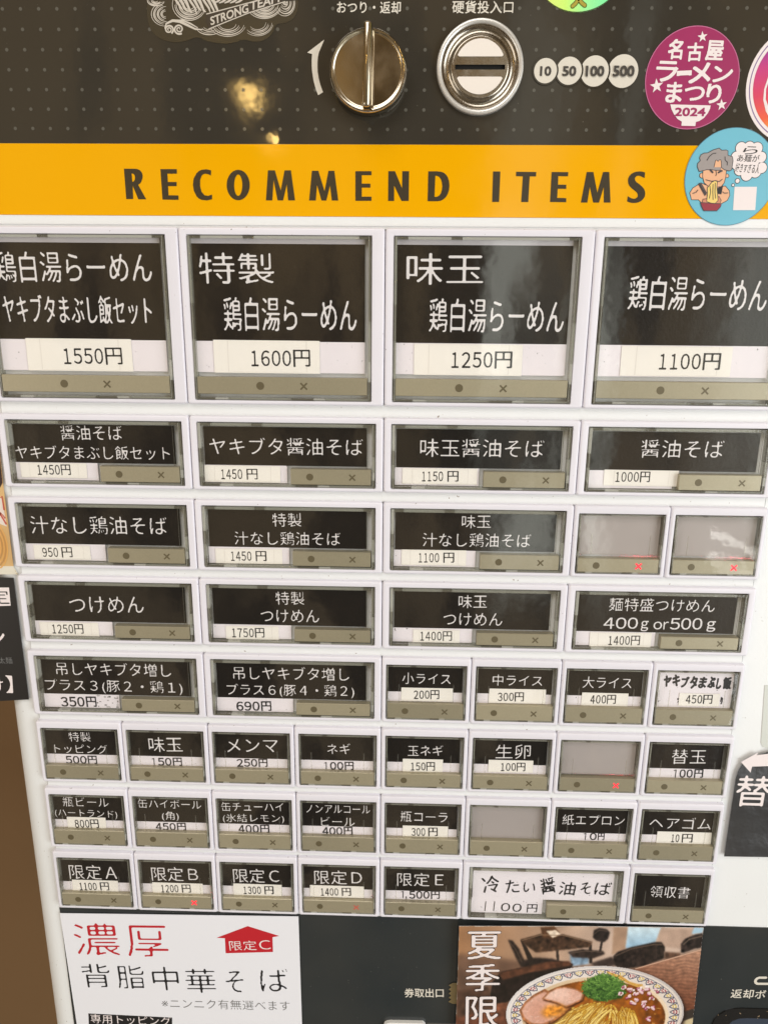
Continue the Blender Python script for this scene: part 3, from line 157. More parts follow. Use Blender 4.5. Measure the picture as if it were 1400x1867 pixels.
LET = [[[(75.25, 73.1), (79.87, 73.12), (81.5, 73.0), (82.78, 72.53), (83.69, 71.51), (83.99, 70.3), (83.84, 69.09), (83.04, 67.28), (82.32, 66.54), (81.49, 66.06), (84.91, 59.6), (81.12, 59.59), (78.82, 65.74), (78.6, 59.7), (75.27, 59.68)], [(78.71, 71.01), (79.5, 70.95), (80.05, 70.47), (80.29, 69.38), (80.08, 68.35), (79.56, 67.56), (78.8, 67.26)]], [[(92.75, 72.99), (100.57, 73.02), (100.51, 71.03), (95.9, 71.01), (95.92, 67.33), (100.14, 67.35), (100.02, 65.53), (95.86, 65.51), (95.85, 61.43), (100.62, 61.39), (100.56, 59.43), (92.8, 59.52)]], [[(116.94, 72.54), (114.67, 73.01), (112.36, 72.76), (111.02, 72.16), (109.98, 71.31), (108.4, 68.89), (107.91, 66.17), (108.21, 63.44), (109.4, 61.0), (110.34, 60.09), (111.63, 59.49), (114.26, 59.25), (116.74, 59.76), (116.84, 61.83), (115.03, 61.28), (113.19, 61.51), (111.83, 63.15), (111.3, 65.58), (111.46, 68.3), (112.35, 70.24), (113.11, 70.84), (114.04, 71.08), (115.54, 70.85), (116.76, 70.31)]], [[(135.15, 66.17), (135.02, 65.0), (134.72, 63.86), (134.28, 62.8), (133.69, 61.83), (132.97, 60.99), (132.15, 60.31), (131.26, 59.81), (130.31, 59.5), (129.34, 59.39), (128.38, 59.49), (127.46, 59.79), (126.61, 60.28), (125.84, 60.96), (125.2, 61.79), (124.69, 62.75), (124.33, 63.82), (124.13, 64.95), (124.1, 66.12), (124.24, 67.28), (124.54, 68.41), (125.0, 69.47), (125.59, 70.43), (126.31, 71.26), (127.12, 71.93), (128.01, 72.42), (128.95, 72.72), (129.91, 72.83), (130.86, 72.73), (131.77, 72.43), (132.62, 71.95), (133.38, 71.28), (134.02, 70.46), (134.54, 69.51), (134.9, 68.46), (135.11, 67.33)], [(131.6, 66.09), (131.53, 65.27), (131.41, 64.47), (131.23, 63.72), (131.01, 63.05), (130.74, 62.46), (130.44, 61.98), (130.11, 61.63), (129.77, 61.42), (129.42, 61.34), (129.08, 61.41), (128.76, 61.63), (128.46, 61.97), (128.2, 62.45), (127.98, 63.03), (127.81, 63.71), (127.7, 64.46), (127.65, 65.25), (127.65, 66.07), (127.72, 66.89), (127.84, 67.69), (128.02, 68.43), (128.25, 69.1), (128.51, 69.68), (128.81, 70.15), (129.14, 70.5), (129.48, 70.71), (129.82, 70.79), (130.16, 70.72), (130.48, 70.51), (130.78, 70.16), (131.04, 69.69), (131.26, 69.12), (131.43, 68.44), (131.54, 67.7), (131.6, 66.91)]], [[(144.08, 72.64), (147.34, 72.66), (149.9, 63.75), (151.97, 72.67), (154.97, 72.68), (156.63, 59.46), (153.34, 59.44), (152.87, 66.66), (150.9, 59.43), (148.27, 59.42), (146.63, 68.45), (145.7, 59.41), (142.67, 59.39)]], [[(164.93, 72.54), (167.99, 72.56), (170.81, 63.6), (172.81, 72.57), (175.54, 72.58), (177.32, 59.5), (174.24, 59.48), (173.45, 66.15), (171.61, 59.47), (169.32, 59.46), (167.25, 66.42), (166.56, 59.45), (163.4, 59.43)]], [[(185.54, 72.44), (193.12, 72.47), (193.13, 70.74), (188.52, 70.72), (188.52, 67.0), (192.63, 67.02), (192.63, 65.27), (188.53, 65.25), (188.53, 61.25), (193.17, 61.28), (193.18, 59.45), (185.52, 59.42)]], [[(201.09, 72.5), (204.2, 72.52), (207.68, 64.97), (207.69, 72.53), (210.86, 72.54), (210.89, 59.48), (207.5, 59.46), (203.89, 66.28), (203.97, 59.44), (201.1, 59.43)]], [[(219.91, 72.52), (224.24, 72.53), (225.85, 72.36), (227.16, 71.95), (228.35, 71.06), (229.15, 69.99), (229.79, 68.31), (230.04, 66.39), (229.91, 64.47), (229.38, 62.78), (228.58, 61.32), (227.31, 60.22), (226.02, 59.61), (224.59, 59.42), (219.9, 59.4)], [(223.25, 70.62), (224.29, 70.51), (225.14, 70.09), (225.95, 69.08), (226.44, 67.7), (226.68, 66.08), (226.54, 64.27), (226.12, 62.88), (225.31, 61.85), (224.41, 61.42), (223.11, 61.3)]], [[(250.33, 72.58), (253.73, 72.59), (253.8, 59.26), (250.49, 59.24)]], [[(261.12, 72.5), (270.56, 72.42), (270.55, 70.51), (267.6, 70.5), (267.55, 59.27), (264.24, 59.25), (264.38, 70.49), (261.16, 70.59)]], [[(277.74, 72.44), (285.49, 72.42), (285.49, 70.63), (280.93, 70.67), (281.06, 66.97), (284.98, 66.93), (285.05, 65.14), (281.05, 65.18), (281.07, 61.15), (285.34, 61.05), (285.47, 59.29), (277.84, 59.32)]], [[(294.11, 72.51), (297.18, 72.52), (299.77, 63.52), (301.71, 72.54), (304.58, 72.55), (306.31, 59.21), (303.16, 59.2), (302.57, 66.11), (300.9, 59.19), (298.19, 59.17), (296.03, 66.08), (295.42, 59.16), (292.39, 59.15)]], [[(321.23, 72.44), (319.73, 72.79), (318.45, 72.84), (317.06, 72.72), (315.95, 72.36), (314.8, 71.7), (314.05, 70.81), (313.64, 69.8), (313.61, 68.67), (313.91, 67.53), (314.59, 66.46), (315.84, 65.39), (317.35, 64.38), (318.32, 63.61), (318.79, 62.71), (318.76, 61.69), (317.67, 60.96), (316.71, 60.95), (315.72, 61.25), (314.16, 62.08), (314.05, 59.79), (315.26, 59.32), (316.56, 59.08), (318.04, 59.09), (319.43, 59.4), (320.66, 60.01), (321.53, 60.92), (322.13, 62.0), (322.2, 63.2), (321.97, 64.28), (321.42, 65.3), (320.35, 66.37), (318.98, 67.38), (317.62, 68.21), (316.9, 69.04), (316.68, 70.05), (317.37, 70.82), (318.12, 71.0), (318.95, 70.95), (321.21, 70.01)]]]
TOP = [('おつり・返却', 177.24, 206.06, 140.43, 140.19, 4.95, 't'), ('硬貨投入口', 228.88, 256.27, 140.38, 140.34, 5.15, 't')]
COINS = [(272.05, 114.85, 5.15, ('10', 269.58, 274.67, 114.65, 114.65, 4.01, 'b')), (282.72, 114.86, 5.72, ('50', 279.66, 285.96, 114.66, 114.66, 4.23, 'b')), (294.3, 114.78, 6.34, ('100', 290.17, 298.59, 114.66, 114.67, 4.45, 'b')), (307.1, 114.79, 6.84, ('500', 302.42, 312.18, 114.67, 114.68, 4.67, 'b'))]
ARROW = [(171.51, 127.52), (163.59, 122.23), (165.82, 121.68), (165.63, 119.49), (165.59, 117.44), (165.64, 115.37), (165.91, 113.3), (166.27, 111.09), (166.85, 108.79), (167.52, 106.7), (168.35, 104.75), (170.63, 106.01), (169.87, 107.89), (169.2, 109.84), (168.69, 111.92), (168.33, 113.99), (168.2, 116.06), (168.23, 118.12), (168.42, 120.18), (168.91, 122.23)]
LOW = [('券取出口', 216.23, 241.48, -413.49, -412.49, 7.48, 't'), ('返却ボックス', 422.17, 465.92, -405.76, -405.76, 7.34, 't')]
UB = [(442.22, -392.57), (440.1, -392.65), (438.17, -392.72), (436.91, -393.46), (436.21, -394.61), (436.15, -395.84), (436.59, -396.8), (437.58, -397.5), (438.83, -397.5), (441.53, -397.4), (448.11, -397.19)]
MAG = [('名', 326.3, 333.07, 123.69, 123.55, 8.3, 'k'), ('古', 334.92, 341.98, 122.5, 122.5, 7.74, 'k'), ('屋', 343.16, 351.19, 123.2, 122.92, 8.44, 'k'), ('ラ', 321.86, 331.71, 114.84, 114.49, 8.7, 'k'), ('ー', 331.31, 338.08, 113.85, 114.14, 2.14, 'k'), ('メ', 336.67, 346.78, 113.99, 114.0, 8.84, 'k'), ('ン', 347.47, 356.46, 113.58, 113.58, 6.78, 'k'), ('ま', 327.21, 334.7, 106.23, 106.1, 8.81, 'k'), ('つ', 335.54, 344.79, 105.74, 105.53, 6.07, 'k'), ('り', 345.57, 352.4, 105.68, 105.69, 8.3, 'k'), ('2024', 332.08, 346.01, 98.02, 97.98, 3.66, 'b')]
MAGBOWL = [(329.74, 101.16), (348.07, 100.75), (347.92, 99.37), (347.18, 97.54), (345.59, 95.49), (343.72, 94.31), (342.17, 93.87), (342.13, 92.17), (335.76, 92.3), (335.73, 94.0), (333.6, 95.17), (331.78, 97.15), (330.52, 99.12)]
STARS = [((341.11, 128.53), 1.8482802957248472), ((322.8, 108.75), 2.4911603985856634), ((352.98, 101.05), 2.0090003214400514)]
P1 = {
  'corners': [(-0.89, -358.5), (149.5, -355.71), (150.21, -440.18), (1.16, -446.36)],
  'red': [('濃', 5.93, 35.34, -378.41, -377.34, 25.39, 'p'), ('厚', 39.55, 66.0, -378.39, -377.82, 24.54, 'p')],
  'black': [('背', 8.12, 27.2, -406.91, -406.17, 19.12, 'p'), ('脂', 31.15, 49.34, -407.05, -406.35, 19.11, 'p'), ('中', 54.29, 71.42, -407.4, -406.74, 19.1, 'p'), ('華', 75.33, 95.1, -408.45, -407.68, 19.51, 'p'), ('そ', 101.42, 113.62, -408.05, -407.58, 17.41, 'p'), ('ば', 123.67, 142.13, -405.95, -405.23, 18.99, 'p')],
  'grey': [('※ニンニク有無選べます', 58.79, 142.62, -427.11, -426.05, 8.04, 'hl')],
  'box': [(9.73, -437.61), (64.96, -438.78), (64.38, -447.62), (9.11, -447.76)],
  'boxt': [('専用トッピング', 10.75, 64.1, -441.75, -441.91, 7.76, 'm')],
  'house': [(97.47, -373.67), (117.49, -364.03), (137.12, -370.84), (132.85, -371.98), (132.83, -383.38), (102.65, -385.52), (102.7, -373.88)],
  'houset': [('限定', 105.25, 122.52, -379.48, -378.45, 7.63, 'm'), ('Ｃ', 124.16, 131.71, -378.19, -377.71, 7.21, 'm')],
}
RAMEN = {
  'outline': [(248.98, -355.24), (324.11, -354.25), (398.33, -354.26), (400.16, -428.57), (401.55, -477.78), (247.97, -479.86), (249.56, -434.82)],
  'vt': [('夏', 254.14, 275.55, -369.55, -369.05, 21.73, 'v'), ('季', 253.88, 275.82, -394.26, -393.71, 21.45, 'v'), ('限', 255.36, 276.92, -421.71, -421.14, 25.45, 'v')],
  'H': [[0.11779094428319539, -0.014894188419809724, 243.41], [0.0010877623125347213, -0.11268805330503343, -354.73], [8.527742957113726e-06, -7.939699042789443e-05, 1.0]],
}
LB = {
  'poly': [(-29.13, -134.34), (-3.17, -134.97), (-3.27, -209.28), (-36.71, -212.21)],
  'box': [(-23.8, -140.94), (-6.23, -140.6), (-6.63, -151.33), (-24.1, -152.33)],
  'wt': [('ン', -25.38, -12.22, -171.26, -171.31, 11.44, 'v'), ('】', -15.45, -11.34, -199.71, -199.96, 11.49, 'v'), ('け', -24.82, -16.82, -200.63, -200.44, 9.07, 'm')],
  'gt': [('太麺', -17.72, -9.8, -184.96, -184.79, 4.1, 'm')],
  'bt': [('定', -18.57, -6.83, -146.29, -146.06, 8.79, 'm')],
}
ND = {
  'poly': [(-20.31, -29.49), (-1.4, -29.28), (-2.31, -84.26), (-2.33, -128.1), (-31.4, -128.63)],
  'white': [(-28.33, -128.58), (-2.33, -128.1), (-0.46, -132.84), (-29.0, -133.38)],
  'dark': [(-20.25, -29.48), (-1.35, -29.27), (-2.47, -81.24), (-5.83, -86.7), (-22.16, -84.54)],
  'bowl': [(-22.16, -84.54), (-5.83, -86.7), (-3.68, -90.89), (-3.13, -105.55), (-23.85, -96.68)],
  'c': (-10.71, -115.02),
  'zig': [[(-10.8, -88.86), (-7.02, -91.82), (-6.49, -96.98), (-3.22, -104.29)], [(-8.22, -91.84), (-3.66, -88.75), (-3.42, -96.33)], [(-9.0, -102.54), (-5.41, -97.88), (-3.4, -100.91)]],
}
TAG = {
  'poly': [(404.51, -302.75), (404.49, -250.43), (405.08, -245.36), (406.42, -241.37), (408.78, -238.09), (412.15, -235.5), (420.33, -232.09), (441.15, -227.3), (446.26, -302.18)],
  'arrow': [(405.95, -238.71), (414.75, -232.2), (414.26, -234.03), (420.55, -232.95), (442.98, -230.87), (444.25, -239.1), (421.68, -240.92), (412.55, -241.51), (412.23, -245.44)],
  'txt': [('替玉', 405.33, 447.3, -257.54, -257.79, 21.08, 'v')],
}
TAPE = [(416.48, -227.33), (413.59, -191.14), (475.32, -189.68), (482.41, -229.47), (419.39, -230.44), (417.75, -229.78)]
ZZ = [(250.65, -403.67), (246.86, -403.81), (244.45, -405.7), (246.06, -407.04), (244.56, -409.07), (246.17, -410.41), (244.66, -412.33), (246.28, -413.79), (244.76, -415.55), (246.38, -416.91), (244.64, -418.96), (247.39, -420.39), (251.23, -420.24)]
TRAY = {
  'outer': [(413.26, -431.23), (414.4, -426.28), (416.72, -422.64), (420.46, -419.39), (425.39, -417.43), (430.47, -416.79)],
  'inner': [(423.29, -430.81), (425.6, -427.15), (429.48, -424.99), (434.23, -424.35)],
}
CHUTE = [(203.2, -439.6), (203.87, -437.53), (205.46, -436.3), (207.51, -435.81), (228.52, -435.52), (230.39, -437.42), (230.44, -439.63), (203.21, -440.76)]
BLUE = {
  'hair': [(346.08, 72.81), (344.96, 74.96), (344.95, 76.3), (346.1, 77.51), (345.53, 78.72), (346.09, 80.05), (347.45, 80.72), (349.16, 80.86), (351.32, 82.07), (354.09, 82.87), (355.35, 81.95), (357.35, 82.09), (358.26, 81.69), (358.44, 79.83), (360.57, 79.3), (361.07, 77.7), (361.01, 73.68), (359.92, 73.14), (357.55, 73.66), (355.97, 74.73), (355.85, 73.39), (353.53, 73.38), (351.77, 73.64), (349.45, 73.63)],
  'face': [(347.75, 73.36), (350.8, 74.45), (352.4, 75.53), (353.01, 77.67), (354.19, 77.41), (355.28, 77.95), (356.01, 75.54), (357.55, 73.66), (358.59, 73.4), (358.64, 70.7), (358.26, 67.99), (357.01, 66.36), (354.43, 66.07), (351.2, 66.33), (348.97, 67.95), (347.93, 70.66)],
  'ears': [[(346.49, 71.73), (347.3, 72.28), (348.38, 71.74), (348.43, 70.12), (347.43, 69.98), (346.56, 70.65)], [(358.59, 71.78), (359.5, 71.92), (360.14, 70.98), (359.71, 70.3), (358.72, 70.3)]],
  'body': [(342.79, 63.56), (343.99, 65.75), (347.52, 67.95), (349.65, 67.14), (356.72, 66.35), (359.01, 66.64), (360.99, 64.74), (361.56, 62.56), (360.68, 60.36), (357.68, 58.7), (349.17, 58.93), (347.22, 60.57), (344.01, 60.56)],
  'shirt': [(355.37, 65.53), (357.82, 66.9), (357.42, 63.09), (355.35, 63.35)],
  'nood': [(352.42, 68.24), (353.79, 68.92), (355.0, 68.52), (354.98, 66.35), (355.61, 63.62), (356.3, 60.34), (354.76, 58.68), (351.12, 59.77), (351.05, 62.78), (350.69, 65.78)],
  'bowl': [(348.24, 59.34), (358.1, 58.84), (357.81, 57.6), (356.28, 55.79), (350.13, 55.76), (348.86, 57.83)],
  'soup': [(348.99, 59.21), (349.23, 60.86), (351.54, 61.14), (356.68, 61.99), (357.76, 60.35), (357.38, 58.7), (353.02, 58.54)],
  'lines': [[(349.39, 69.31), (350.58, 69.04), (352.37, 68.65), (354.08, 68.92), (355.87, 68.52), (357.19, 69.61)], [(350.9, 73.64), (351.7, 72.97), (352.51, 72.3)], [(354.82, 72.31), (355.9, 72.98), (356.73, 73.26)], [(353.68, 73.38), (354.17, 71.76), (353.83, 70.95)], [(343.99, 63.3), (345.67, 63.85), (346.42, 64.95)], [(357.87, 64.18), (358.82, 63.5), (360.55, 63.65)], [(348.99, 77.53), (349.93, 79.27), (351.5, 80.61), (352.92, 80.74)], [(357.12, 79.29), (357.47, 77.69), (358.58, 76.89), (358.61, 75.55)], [(351.75, 66.61), (352.37, 63.88), (352.12, 61.14)], [(353.1, 67.43), (353.39, 63.89), (353.94, 60.6)], [(354.05, 67.97), (354.41, 63.89), (355.04, 61.16)], [(346.65, 67.94), (348.42, 65.23), (350.46, 62.78)]],
  'chop': [(346.28, 67.4), (347.5, 68.08), (350.66, 63.6), (349.95, 62.23)],
  'bubble': [(364.11, 83.04, 2.43), (367.8, 83.31, 2.43), (371.3, 82.8, 2.57), (373.82, 79.08, 2.29), (374.74, 74.54, 2.29), (372.08, 72.91, 2.57), (368.22, 71.55, 2.57), (364.76, 73.69, 2.43), (362.3, 79.31, 2.14), (363.0, 76.1, 2.29), (367.9, 78.26, 5.43), (364.29, 68.89, 0.91), (362.5, 67.06, 0.51)],
  'bt': [('ら', 364.99, 371.82, 81.92, 82.21, 3.45, 'kt'), ('あ麺が', 362.82, 373.19, 78.72, 78.49, 3.2, 'kt'), ('好きすぎる人', 362.48, 373.68, 74.71, 73.94, 4.02, 'kt')],
  'brow': [(352.65, 74.72), (352.8, 75.8), (353.02, 77.54), (353.62, 77.81), (354.22, 77.14), (354.66, 77.81), (355.28, 77.95), (355.72, 77.15), (356.11, 74.73)],
  'qr': [(363.26, 66.33), (373.61, 66.37), (374.22, 56.16), (363.85, 56.11)],
}
MISC = {
  'knob': (191.74, 112.84),
  'slot': (242.13, 116.3),
  'ig': (386.25, 109.69),
  'green': (284.53, 152.32),
  'logo': (126.63, 138.72),
  'lampA': (136.48, 104.22),
  'lampB': (146.67, 86.87),
}

bulb(MISC['lampA'], 1.6, .8, .024)
bulb(MISC['lampB'], 1.7, .28, .014)

# ------------------------------------------------------------------ materials
def lin(c):
    return tuple((v/255/12.92 if v/255 <= .04045 else ((v/255+.055)/1.055)**2.4) for v in c)
MATS = {}
def mat(name, rgb, rough=.5, metal=0.0, spec=.5, emit=0.0, bump=None, var=None, speck=None, coat=0.0, rvar=None, ov=0.0):
    """rgb is an sRGB triple. bump=(scale,strength,dist) var=(scale,amount) speck=(scale,threshold,rgb)"""
    if name in MATS: return MATS[name]
    m = bpy.data.materials.new(name); m.use_nodes = True; MATS[name] = m
    t = m.node_tree; n = t.nodes; b = n['Principled BSDF']
    c = lin(rgb)
    b.inputs['Base Color'].default_value = (*c, 1); b.inputs['Roughness'].default_value = rough
    b.inputs['Metallic'].default_value = metal; b.inputs['Specular IOR Level'].default_value = spec
    b.inputs['Coat Weight'].default_value = coat; b.inputs['Coat Roughness'].default_value = .04
    geo = n.new('ShaderNodeNewGeometry'); pos = geo.outputs['Position']
    last = None
    if var:
        tx = n.new('ShaderNodeTexNoise'); tx.inputs['Scale'].default_value = var[0]; tx.inputs['Detail'].default_value = 5
        t.links.new(pos, tx.inputs[0])
        mx = n.new('ShaderNodeMix'); mx.data_type = 'RGBA'
        mx.inputs[6].default_value = (*[v*(1-var[1]) for v in c], 1); mx.inputs[7].default_value = (*[min(1, v*(1+var[1])) for v in c], 1)
        t.links.new(tx.outputs[0], mx.inputs[0]); last = mx.outputs[2]
    if speck:
        tx = n.new('ShaderNodeTexNoise'); tx.inputs['Scale'].default_value = speck[0]; tx.inputs['Detail'].default_value = 2
        t.links.new(pos, tx.inputs[0])
        mr = n.new('ShaderNodeMapRange'); mr.inputs[1].default_value = speck[1]; mr.inputs[2].default_value = speck[1]+.04
        t.links.new(tx.outputs[0], mr.inputs[0])
        mx = n.new('ShaderNodeMix'); mx.data_type = 'RGBA'
        if last is not None: t.links.new(last, mx.inputs[6])
        else: mx.inputs[6].default_value = (*c, 1)
        mx.inputs[7].default_value = (*lin(speck[2]), 1)
        t.links.new(mr.outputs[0], mx.inputs[0]); last = mx.outputs[2]
    if ov:      # each piece a touch lighter or darker, as aged parts are
        oi = n.new('ShaderNodeObjectInfo'); mr = n.new('ShaderNodeMapRange'); mr.inputs[3].default_value = 1-ov; mr.inputs[4].default_value = 1+ov
        t.links.new(oi.outputs['Random'], mr.inputs[0])
        hs = n.new('ShaderNodeHueSaturation'); t.links.new(mr.outputs[0], hs.inputs['Value'])
        if last is not None: t.links.new(last, hs.inputs['Color'])
        else: hs.inputs['Color'].default_value = (*c, 1)
        last = hs.outputs[0]
    if last is not None: t.links.new(last, b.inputs['Base Color'])
    if rvar:
        tx = n.new('ShaderNodeTexNoise'); tx.inputs['Scale'].default_value = rvar[0]; tx.inputs['Detail'].default_value = 6
        t.links.new(pos, tx.inputs[0])
        mr = n.new('ShaderNodeMapRange'); mr.inputs[1].default_value = .3; mr.inputs[2].default_value = .7
        mr.inputs[3].default_value = max(.01, rough-rvar[1]); mr.inputs[4].default_value = rough+rvar[1]
        t.links.new(tx.outputs[0], mr.inputs[0]); t.links.new(mr.outputs[0], b.inputs['Roughness'])
    if bump:
        tx = n.new('ShaderNodeTexNoise'); tx.inputs['Scale'].default_value = bump[0]; tx.inputs['Detail'].default_value = 4
        t.links.new(pos, tx.inputs[0])
        bp = n.new('ShaderNodeBump'); bp.inputs['Strength'].default_value = bump[1]; bp.inputs['Distance'].default_value = bump[2]
        t.links.new(tx.outputs[0], bp.inputs['Height']); t.links.new(bp.outputs[0], b.inputs['Normal'])
    if emit:
        b.inputs['Emission Color'].default_value = (*c, 1); b.inputs['Emission Strength'].default_value = emit
    return m
def clear_mat(name, tint, diff, dcol, rough, bump=None):
    """thin clear acrylic: see-through, Fresnel gloss, a little haze"""
    m = bpy.data.materials.new(name); m.use_nodes = True; MATS[name] = m
    t = m.node_tree; n = t.nodes; n.remove(n['Principled BSDF']); out = n['Material Output']
    tr = n.new('ShaderNodeBsdfTransparent'); tr.inputs[0].default_value = (*tint, 1)
    df = n.new('ShaderNodeBsdfDiffuse'); df.inputs[0].default_value = (*dcol, 1)
    gl = n.new('ShaderNodeBsdfGlossy'); gl.inputs['Roughness'].default_value = rough; gl.inputs[0].default_value = (1, 1, 1, 1)
    m1 = n.new('ShaderNodeMixShader'); m1.inputs[0].default_value = diff; t.links.new(tr.outputs[0], m1.inputs[1]); t.links.new(df.outputs[0], m1.inputs[2])
    fr = n.new('ShaderNodeLayerWeight'); fr.inputs[0].default_value = .5
    pw = n.new('ShaderNodeMath'); pw.operation = 'POWER'; pw.inputs[1].default_value = 5; t.links.new(fr.outputs['Facing'], pw.inputs[0])
    sch = n.new('ShaderNodeMath'); sch.operation = 'MULTIPLY_ADD'; sch.inputs[1].default_value = .96; sch.inputs[2].default_value = .04; t.links.new(pw.outputs[0], sch.inputs[0])
    m2 = n.new('ShaderNodeMixShader'); t.links.new(sch.outputs[0], m2.inputs[0]); t.links.new(m1.outputs[0], m2.inputs[1]); t.links.new(gl.outputs[0], m2.inputs[2])
    if bump:
        geo = n.new('ShaderNodeNewGeometry')
        tx = n.new('ShaderNodeTexNoise'); tx.inputs['Scale'].default_value = bump[0]; tx.inputs['Detail'].default_value = 3
        t.links.new(geo.outputs['Position'], tx.inputs[0])
        bp = n.new('ShaderNodeBump'); bp.inputs['Strength'].default_value = bump[1]; bp.inputs['Distance'].default_value = bump[2]
        t.links.new(tx.outputs[0], bp.inputs['Height']); t.links.new(bp.outputs[0], gl.inputs['Normal']); t.links.new(bp.outputs[0], fr.inputs['Normal'])
    t.links.new(m2.outputs[0], out.inputs[0]); return m

BEZEL = mat('white_bezel_plastic', (229, 227, 236), .34, bump=(900, .05, .001), var=(60, .025), speck=(750, .735, (120, 105, 95)), ov=.025)
PLATE = mat('white_cabinet_paint', (231, 233, 234), .3, bump=(500, .06, .001), var=(40, .02), speck=(560, .74, (140, 125, 110)))
GRIME = mat('grimy_paint', (196, 178, 164), .6, var=(260, .18))
WALLM = mat('brown_wall_paint', (112, 84, 52), .8, var=(5, .12), bump=(300, .1, .001))
PANEL = mat('charcoal_gloss_panel', (58, 54, 47), .05, bump=(22, .10, .002), var=(24, .10), rvar=(35, .04), speck=(900, .75, (120, 116, 105)))
LOWER = mat('slate_gloss_panel', (48, 52, 53), .16, bump=(26, .05, .002), var=(24, .12), rvar=(30, .10), speck=(900, .735, (120, 118, 112)))
DOT = mat('grey_dot_print', (93, 91, 84), .15)
YEL = mat('amber_yellow_print', (237, 171, 3), .08, bump=(22, .08, .002), var=(14, .05), rvar=(40, .05))
CHARC = mat('dark_letter_print', (66, 58, 44), .2)
CREAM = mat('cream_print', (219, 213, 201), .25)
DGREY = mat('dark_grey_print', (70, 66, 62), .3)
CARD = mat('black_card_ink', (30, 24, 18), .32, spec=.2, bump=(700, .12, .001), var=(110, .3), speck=(1500, .76, (92, 84, 74)), ov=.25)
CARDW = mat('white_card_paper', (240, 234, 239), .55, var=(80, .02), speck=(600, .72, (120, 115, 118)))
PAPER = mat('warm_price_paper', (247, 243, 235), .6, var=(90, .02))
INKW = mat('white_letter_ink', (232, 228, 228), .45)
INKB = mat('black_letter_ink', (30, 27, 26), .5)
GHOST = mat('show_through_paper', (236, 231, 223), .6)
BAR = mat('champagne_metal_paint', (168, 160, 136), .32, metal=.3, ov=.12, var=(1400, .10), bump=(1800, .12, .0006))
BARMK = mat('indicator_mark', (104, 95, 72), .4, metal=.2)
WELL = mat('olive_well_plastic', (112, 108, 92), .5, var=(200, .1))
BLANKF = mat('grey_blank_plastic', (172, 164, 161), .42, var=(60, .04))
GAP = mat('dark_gap', (14, 12, 11), .8)
RED = mat('red_led_cross', (255, 45, 60), .4, emit=1.15)
REDDIM = mat('dim_led_cross', (190, 95, 80), .4, emit=.08)
PANE = clear_mat('clear_acrylic_pane', (1, 1, 1), .003, (.8, .8, .8), .03, bump=(40, .06, .002))
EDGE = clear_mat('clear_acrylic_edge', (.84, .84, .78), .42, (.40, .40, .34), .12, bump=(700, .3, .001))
EDGEL = clear_mat('glint_acrylic_edge', (.9, .9, .86), .5, (.62, .62, .56), .10, bump=(700, .3, .001))  # same clear acrylic, with the catching light put into its tint
EDGED = clear_mat('shade_acrylic_edge', (.68, .66, .58), .45, (.2, .19, .15), .10, bump=(700, .3, .001))  # same clear acrylic, with shade put into its tint
CLIP = clear_mat('clear_clip', (.95, .95, .93), .05, (.6, .6, .55), .05)
CHROME = mat('worn_chrome', (196, 186, 168), .13, metal=1.0, bump=(30, .03, .001), rvar=(90, .05))
STEEL = mat('satin_steel', (168, 160, 148), .2, metal=1.0, bump=(900, .05, .0006), rvar=(300, .06))
SILVER = mat('silver_rim', (216, 214, 210), .3, metal=.55)
ENAMEL = mat('white_enamel', (236, 228, 220), .25)

